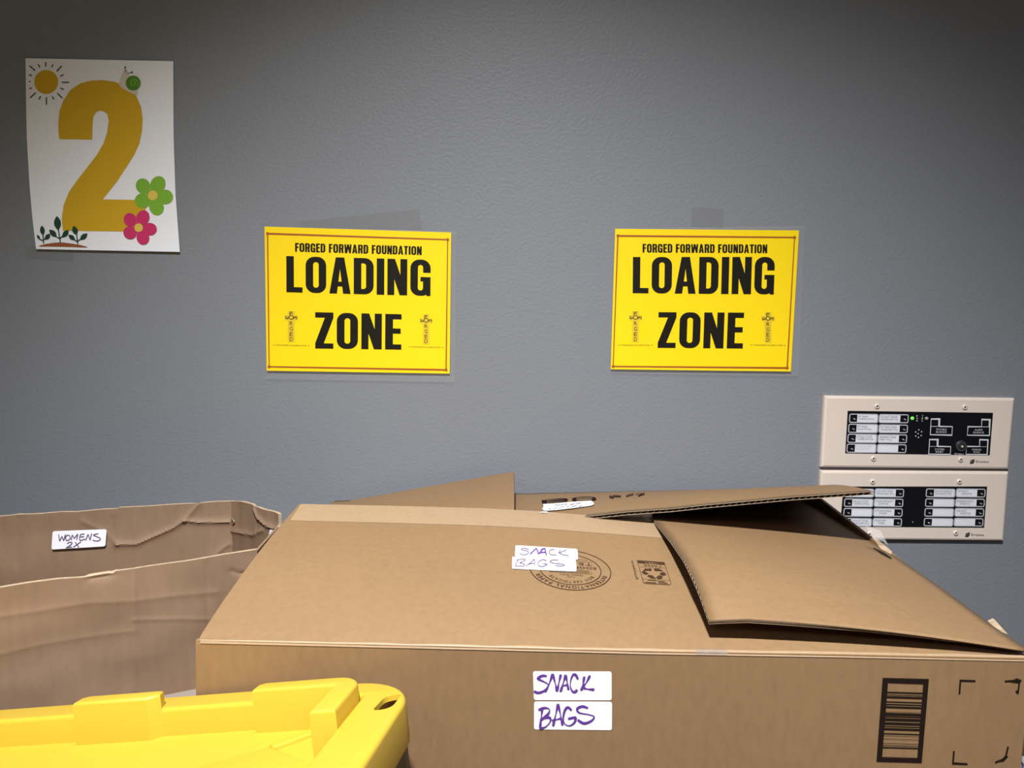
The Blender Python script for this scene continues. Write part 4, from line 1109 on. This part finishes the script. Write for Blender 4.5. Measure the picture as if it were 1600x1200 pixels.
def screw(parent, zx, zy):
    c = za(PLATE_LIFT)(zx, zy)
    bm = bmesh.new(); n = 20
    prof = [(0.0040, 0.0), (0.0039, -0.0008), (0.0030, -0.0018), (0.0016, -0.0021), (0.0015, -0.0012), (0, -0.0012)]
    rings = [[bm.verts.new(c + Vector((r * math.cos(2 * math.pi * i / n), y, r * math.sin(2 * math.pi * i / n)))) for i in range(n)] if r else [bm.verts.new(c + Vector((0, y, 0)))] for r, y in prof]
    for a, b in zip(rings, rings[1:]):
        for i in range(n):
            if len(b) > 1: bm.faces.new((a[i], a[(i + 1) % n], b[(i + 1) % n], b[i]))
            else: bm.faces.new((a[i], a[(i + 1) % n], b[0]))
    o = from_bm('screw', bm, M['steel'], parent, smooth=True)
    cyl('socket', c + Vector((0, -0.0014, 0)), c + Vector((0, -0.0013, 0)), 0.0013, 0.0013, M['socket'], o, n=12)
def logo(parent, x, y):
    p = Print(za(PLATE_LIFT + 0.0004))
    p.poly([(x, y + 4), (x + 8, y - 8), (x + 36, y - 16), (x + 36, y - 6), (x + 14, y - 3), (x + 14, y + 4)]); p.poly([(x + 2, y + 10), (x + 18, y + 2), (x + 30, y + 4), (x + 30, y + 10), (x + 26, y + 18), (x, y + 20), (x, y + 13), (x + 16, y + 12)])
    p.poly([(x + 16, y - 6), (x + 34, y - 2), (x + 36, y + 6), (x + 24, y + 6)])
    p.text('Simplex', [(x + 44, y - 8), (x + 143, y - 5), (x + 143, y + 12), (x + 44, y + 9)], stretched(1.1), 0.16)
    p.obj('maker_mark', M['socket'], parent)
def slots(cols):
    for win, q, left, lines, faint in cols: slot(win, q, left, lines, faint)
def rowq(a, b): return [(a[0], a[1]), (b[0] + 2, a[1] + 3), (b[0] - 1, b[1]), (a[0] - 4, b[1] - 2)]

up = thing('alarm_panel', 'upper beige alarm panel with buttons, key switch and green lamp', 'panel', za(0)(790, 590), 'beige wall alarm panels')
pl = quad_solid('face_plate', [(92, 42), (1519, 60), (1470, 592), (62, 578)], PLATE_LIFT, 0.0, 0.0035, M['plate'], up)
wu = sheet('display_window', za(PLATE_LIFT + 0.0003), [(262, 153), (1352, 168), (1327, 487), (243, 472)], 0.0003, M['window'], up)
T1 = ['1ST MAIN', 'TAMPER SWITCH']
for r, (a, b, a2, b2, t1, t2) in enumerate((((275, 174), (490, 245), (498, 177), (718, 246), ['1ST MAIN', 'TAMPER SWITCH'], ['1ST EAST ZONE', 'SMOKE,HEAT,PUL']),
    ((268, 250), (488, 320), (496, 254), (712, 321), ['1ST MAIN', 'FLOW SWITCH'], ['1ST WEST ZONE', 'SMOKE,HEAT,PUL']),
    ((262, 325), (482, 395), (490, 328), (706, 396), ['1ST ELEVATOR', 'TAMPER SWITCH'], ['BASEMENT ZONE', 'HEAT, PULL']),
    ((256, 399), (476, 469), (484, 402), (701, 470), ['1ST ELEVATOR', 'FLOW SWITCH'], None))):
    slot(wu, rowq(a, b), True, t1, faint=(r == 3)); slot(wu, rowq(a2, b2), False, t2)
bt = Print(za(PLATE_LIFT + 0.0008))
for x, y, w, flip in ((885, 212, 160, 0), (1162, 216, 166, 1), (873, 366, 160, 0), (1152, 368, 160, 1)):
    s = [(x + 4, y), (x + 68, y), (x + 66, y + 58), (x + w + 2, y + 60), (x + w - 2, y + 124), (x - 4, y + 120)] if not flip else \
        [(x + w - 60, y), (x + w + 2, y + 1), (x + w - 4, y + 122), (x - 4, y + 120), (x + 2, y + 56), (x + w - 62, y + 57)]
    hh = 1.0 if y < 300 else 0.93
    s = [(a, y + (b - y) * hh) for a, b in s]
    bt.ribbon(s, 7, closed=True)
    k = s[0] if not flip else s[5]
    if not flip: bt.ribbon([(x, y + 58 * hh), (x + 66, y + 58 * hh)], 4); bt.ribbon([(x + 4, y + 4), (x + 68, y + 4)], 9); bt.ribbon([(x + 62, y), (x + 60, y + 58 * hh)], 9)
    else: bt.ribbon([(x + w - 62, y + 57 * hh), (x + w, y + 58 * hh)], 4); bt.ribbon([(x + w - 60, y + 4), (x + w + 2, y + 5)], 9); bt.ribbon([(x + w - 4, y), (x + w - 6, y + 58 * hh)], 9)
    lines = {885: ('TROUBLE', 'SILENCE'), 1162: ('ALARM', 'SILENCE'), 873: ('SYSTEM', 'RESET'), 1152: ('MANUAL', 'EVAC')}[x]
    for r, txt in enumerate(lines):
        c = x + w / 2 - 2; hw = len(txt) * 5.8; yy = y + (74 + r * 20) * (0.98 if y < 300 else .92)
        bt.text(txt, [(c - hw, yy), (c + hw, yy + 1), (c + hw, yy + 15), (c - hw, yy + 14)], stretched(1.1), 0.16)
bt.text('ENABLE', [(1064, 470), (1132, 472), (1131, 484), (1063, 482)], stretched(1.1), 0.16)
for i, ch in enumerate('PWR'): bt.text(ch, [(778, 186 + 17 * i), (789, 186 + 17 * i), (788, 199 + 17 * i), (777, 199 + 17 * i)], plain)
for i, ch in enumerate('TBL'): bt.text(ch, [(818, 186 + 17 * i), (828, 186 + 17 * i), (827, 199 + 17 * i), (817, 199 + 17 * i)], plain)
bt.obj('button_outlines', M['print_white'], wu)
sp = Print(za(PLATE_LIFT + 0.0008))
for x, y in ((795, 296), (772, 312), (816, 310), (790, 325), (772, 342), (812, 338), (792, 352)): sp.disc(x, y, 5, n=8)
sp.obj('speaker_holes', M['print_white'], wu)
for x, y, w, flip in ((891, 220, 50, 0), (1272, 226, 50, 1), (880, 374, 50, 0), (1260, 376, 50, 1)):
    quad_solid('push_button', [(x, y), (x + w, y + 1), (x + w - 2, y + 44), (x - 2, y + 43)], PLATE_LIFT + 0.0016, PLATE_LIFT + 0.0003, 0.0004, M['window'], wu)
for (x, y), m in (((746, 209), M['led_green']), ((853, 211), M['led_off'])):
    bm = bmesh.new(); bmesh.ops.create_uvsphere(bm, u_segments=14, v_segments=8, radius=0.0026)
    c = za(PLATE_LIFT + 0.0006)(x, y)
    for v in bm.verts: v.co += c
    from_bm('lamp', bm, m, wu, smooth=True)
kc = za(PLATE_LIFT)(1107, 416)
ks = cyl('key_switch', kc, kc + Vector((0, -0.004, 0)), 0.0085, 0.0078, M['lock'], up, n=28)
cyl('key_plug', kc + Vector((0, -0.004, 0)), kc + Vector((0, -0.0046, 0)), 0.0048, 0.0044, M['socket'], ks, n=20)
cyl('key_post', kc + Vector((0, -0.0046, 0)), kc + Vector((0, -0.0055, 0)), 0.0018, 0.0014, M['steel'], ks, n=12)
for x, y in ((481, 119), (1140, 126), (454, 512), (1108, 519)): screw(up, x, y)
logo(up, 1178, 531)

dn = thing('alarm_panel', 'lower beige alarm panel of label slots only, partly behind the box flap', 'panel', za(0)(750, 1130), 'beige wall alarm panels')
quad_solid('face_plate', [(62, 603), (1474, 612), (1434, 1130), (38, 1118)], PLATE_LIFT, 0.0, 0.0035, M['plate'], dn)
wd_ = sheet('display_window', za(PLATE_LIFT + 0.0003), [(230, 721), (1308, 721), (1285, 1030), (205, 1022)], 0.0003, M['window'], dn)
rows_ = [(735, 803), (810, 875), (882, 948), (956, 1021)]
LT1 = [['1ST EAST ZONE', 'SMOKE,HEAT,PUL'], ['2ND ELEVATOR', 'TAMPER SWITCH'], None, ['2ND EAST ZONE', 'SMOKE,HEAT,PUL']]
LT2 = [['2ND WEST ZONE', 'SMOKE,HEAT,PUL'], ['ELEVATOR SHAFT', '  DETECTOR'], ['KITCHEN ANSUL', '   SYSTEM'], ['MAIN PUMP', '   PANEL']]
LT3 = [['ELEVATOR EQUIP', 'ROOM DETECTOR'], None, None, None]
LT4 = [['1ST DUCT', '   DETECTOR'], ['BASEMENT DUCT', '  DETECTOR'], ['2ND DUCT', '   DETECTOR'], None]
for r, (ya, yb) in enumerate(rows_):
    k = r * 5.2
    slot(wd_, rowq((242 - k, ya), (458 - k, yb)), True, LT1[r]); slot(wd_, rowq((466 - k, ya), (683 - k, yb)), False, LT2[r])
    slot(wd_, rowq((850 - k, ya), (1068 - k, yb)), True, LT3[r]); slot(wd_, rowq((1076 - k, ya), (1294 - k, yb)), False, LT4[r])
q = Print(za(PLATE_LIFT + 0.0006)); q.disc(750, 987, 4, n=8); q.obj('pin_hole', M['print_white'], wd_)
for x, y in ((448, 685), (1098, 684), (425, 1076), (1072, 1069)): screw(dn, x, y)
logo(dn, 1142, 1080)
